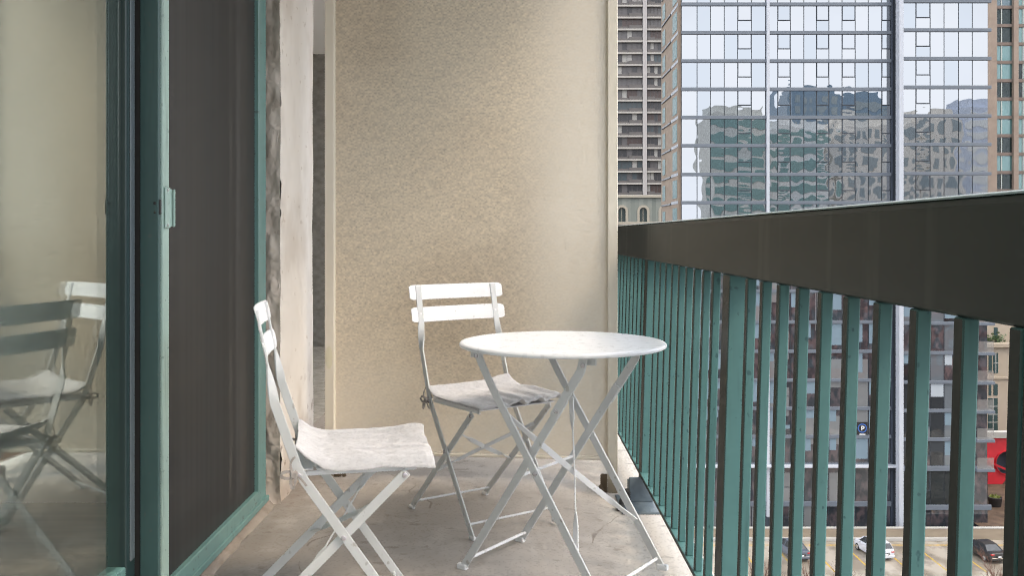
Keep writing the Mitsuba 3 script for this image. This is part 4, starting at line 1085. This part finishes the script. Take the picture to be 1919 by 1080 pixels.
# ------------------------------------------------------------------ the city behind the viewer, seen mirrored in the glass tower
def mirrored(name, label, x0, x1, d_, ytop, wall, band, pitch, kind):
    D = 2 * YT + d_
    Xa, Xb, zt_ = (x0 - 960) * D / F, (x1 - 960) * D / F, EYE + (441 - ytop) * D / F
    k = thing(name, label, 'building')
    part(k, 'wall', box(Xa, Xb, -d_ - 14, -d_, GZ, zt_), wall)
    part(k, 'roof', box(Xa + 1, Xb - 1, -d_ - 12, -d_ - 2, zt_ + 0.005, zt_ + 2.2), wall)
    z = zt_ - 1.0; nb = []
    while z - pitch > GZ:
        if kind == 'band': nb.append(box(Xa + 0.4, Xb - 0.4, -d_ + 0.002, -d_ + 0.12, z - pitch * 0.62, z))
        else:
            nx = max(2, int((Xb - Xa) / 3.0))
            for q in range(nx):
                c = Xa + (q + 0.5) * (Xb - Xa) / nx
                nb.append(box(c - 0.85, c + 0.85, -d_ + 0.002, -d_ + 0.1, z - pitch * 0.65, z))
        z -= pitch
    part(k, 'windows', join(*nb), band, kind='stuff')


mat('m_grey', principled((0.60, 0.61, 0.58), 0.8)); mat('m_beige', principled((0.66, 0.64, 0.60), 0.8)); mat('m_blue', principled((0.20, 0.28, 0.36), 0.4)); mat('m_teal', principled((0.22, 0.35, 0.34), 0.3, 0.6)); mat('m_dark', principled((0.28, 0.33, 0.35), 0.3, 0.6)); mat('m_pale', principled((0.55, 0.60, 0.70), 0.6)); mat('m_brick', principled((0.26, 0.13, 0.10), 0.8)); mat('m_white', principled((0.70, 0.71, 0.70), 0.6))
mirrored('grey_building', 'grey building with teal window bands mirrored at the left of the glass tower', 1330, 1438, 20, 214, 'm_grey', 'm_teal', 3.1, 'band')
mirrored('dark_building', 'dark blue tower mirrored in the middle of the glass tower', 1483, 1580, 75, 172, 'm_blue', 'm_dark', 3.2, 'win')
mirrored('dark_building', 'second dark blue tower mirrored beside the first, slightly lower', 1590, 1655, 82, 184, 'm_blue', 'm_dark', 3.2, 'band')
mirrored('teal_building', 'pale building with wide teal window bands mirrored below the dark towers', 1440, 1560, 26, 242, 'm_white', 'm_teal', 3.0, 'band')
mirrored('beige_building', 'beige building with square dark windows mirrored right of the middle', 1566, 1712, 30, 236, 'm_beige', 'm_dark', 3.4, 'win')
mirrored('beige_building', 'taller plain beige building mirrored in the right wing', 1714, 1792, 34, 222, 'm_beige', 'm_dark', 4.2, 'win')
mirrored('pale_building', 'pale blue and white tower mirrored at the right end', 1800, 1880, 55, 200, 'm_pale', 'm_white', 2.9, 'band')
mirrored('brick_building', 'low red brick building mirrored in the lower floors', 1420, 1640, 4, 575, 'm_brick', 'm_dark', 3.3, 'win')
mirrored('brick_building', 'low red brick row mirrored in the right wing below', 1650, 1960, 6, 590, 'm_brick', 'm_dark', 3.6, 'win')

# --- more of the city to the right, outside the photograph's frame
for i, (x0, x1, y0, y1, h, m_, lab) in enumerate(((98, 128, 70, 100, 30, 'm_beige', 'beige apartment block right of the parking lot, outside the frame'), (150, 185, 40, 80, 46, 'm_grey', 'grey office block far to the right, outside the frame'), (118, 160, 175, 215, 62, 'm_pale', 'pale blue tower behind the brick block, outside the frame'), (205, 250, 110, 160, 38, 'm_beige', 'wide beige block farthest to the right, outside the frame'))):
    k = thing('city_block', lab, 'building')
    part(k, 'wall', box(x0, x1, y0, y1, GZ, GZ + h), m_)
    part(k, 'roof', box(x0 + 2, x1 - 6, y0 + 2, y1 - 4, GZ + h + 0.005, GZ + h + 3), m_)
    nb, z = [], GZ + h - 1.2
    while z - 3 > GZ:
        for q in range(int((x1 - x0) / 3.2)): nb.append(box(x0 + 0.8 + 3.2 * q, x0 + 2.8 + 3.2 * q, y0 - 0.1, y0 - 0.003, z - 1.9, z))
        for q in range(int((y1 - y0) / 3.2)): nb.append(box(x0 - 0.1, x0 - 0.003, y0 + 0.8 + 3.2 * q, y0 + 2.8 + 3.2 * q, z - 1.9, z))
        z -= 3.1
    part(k, 'windows', join(*nb), 'tower_window_teal', kind='stuff')
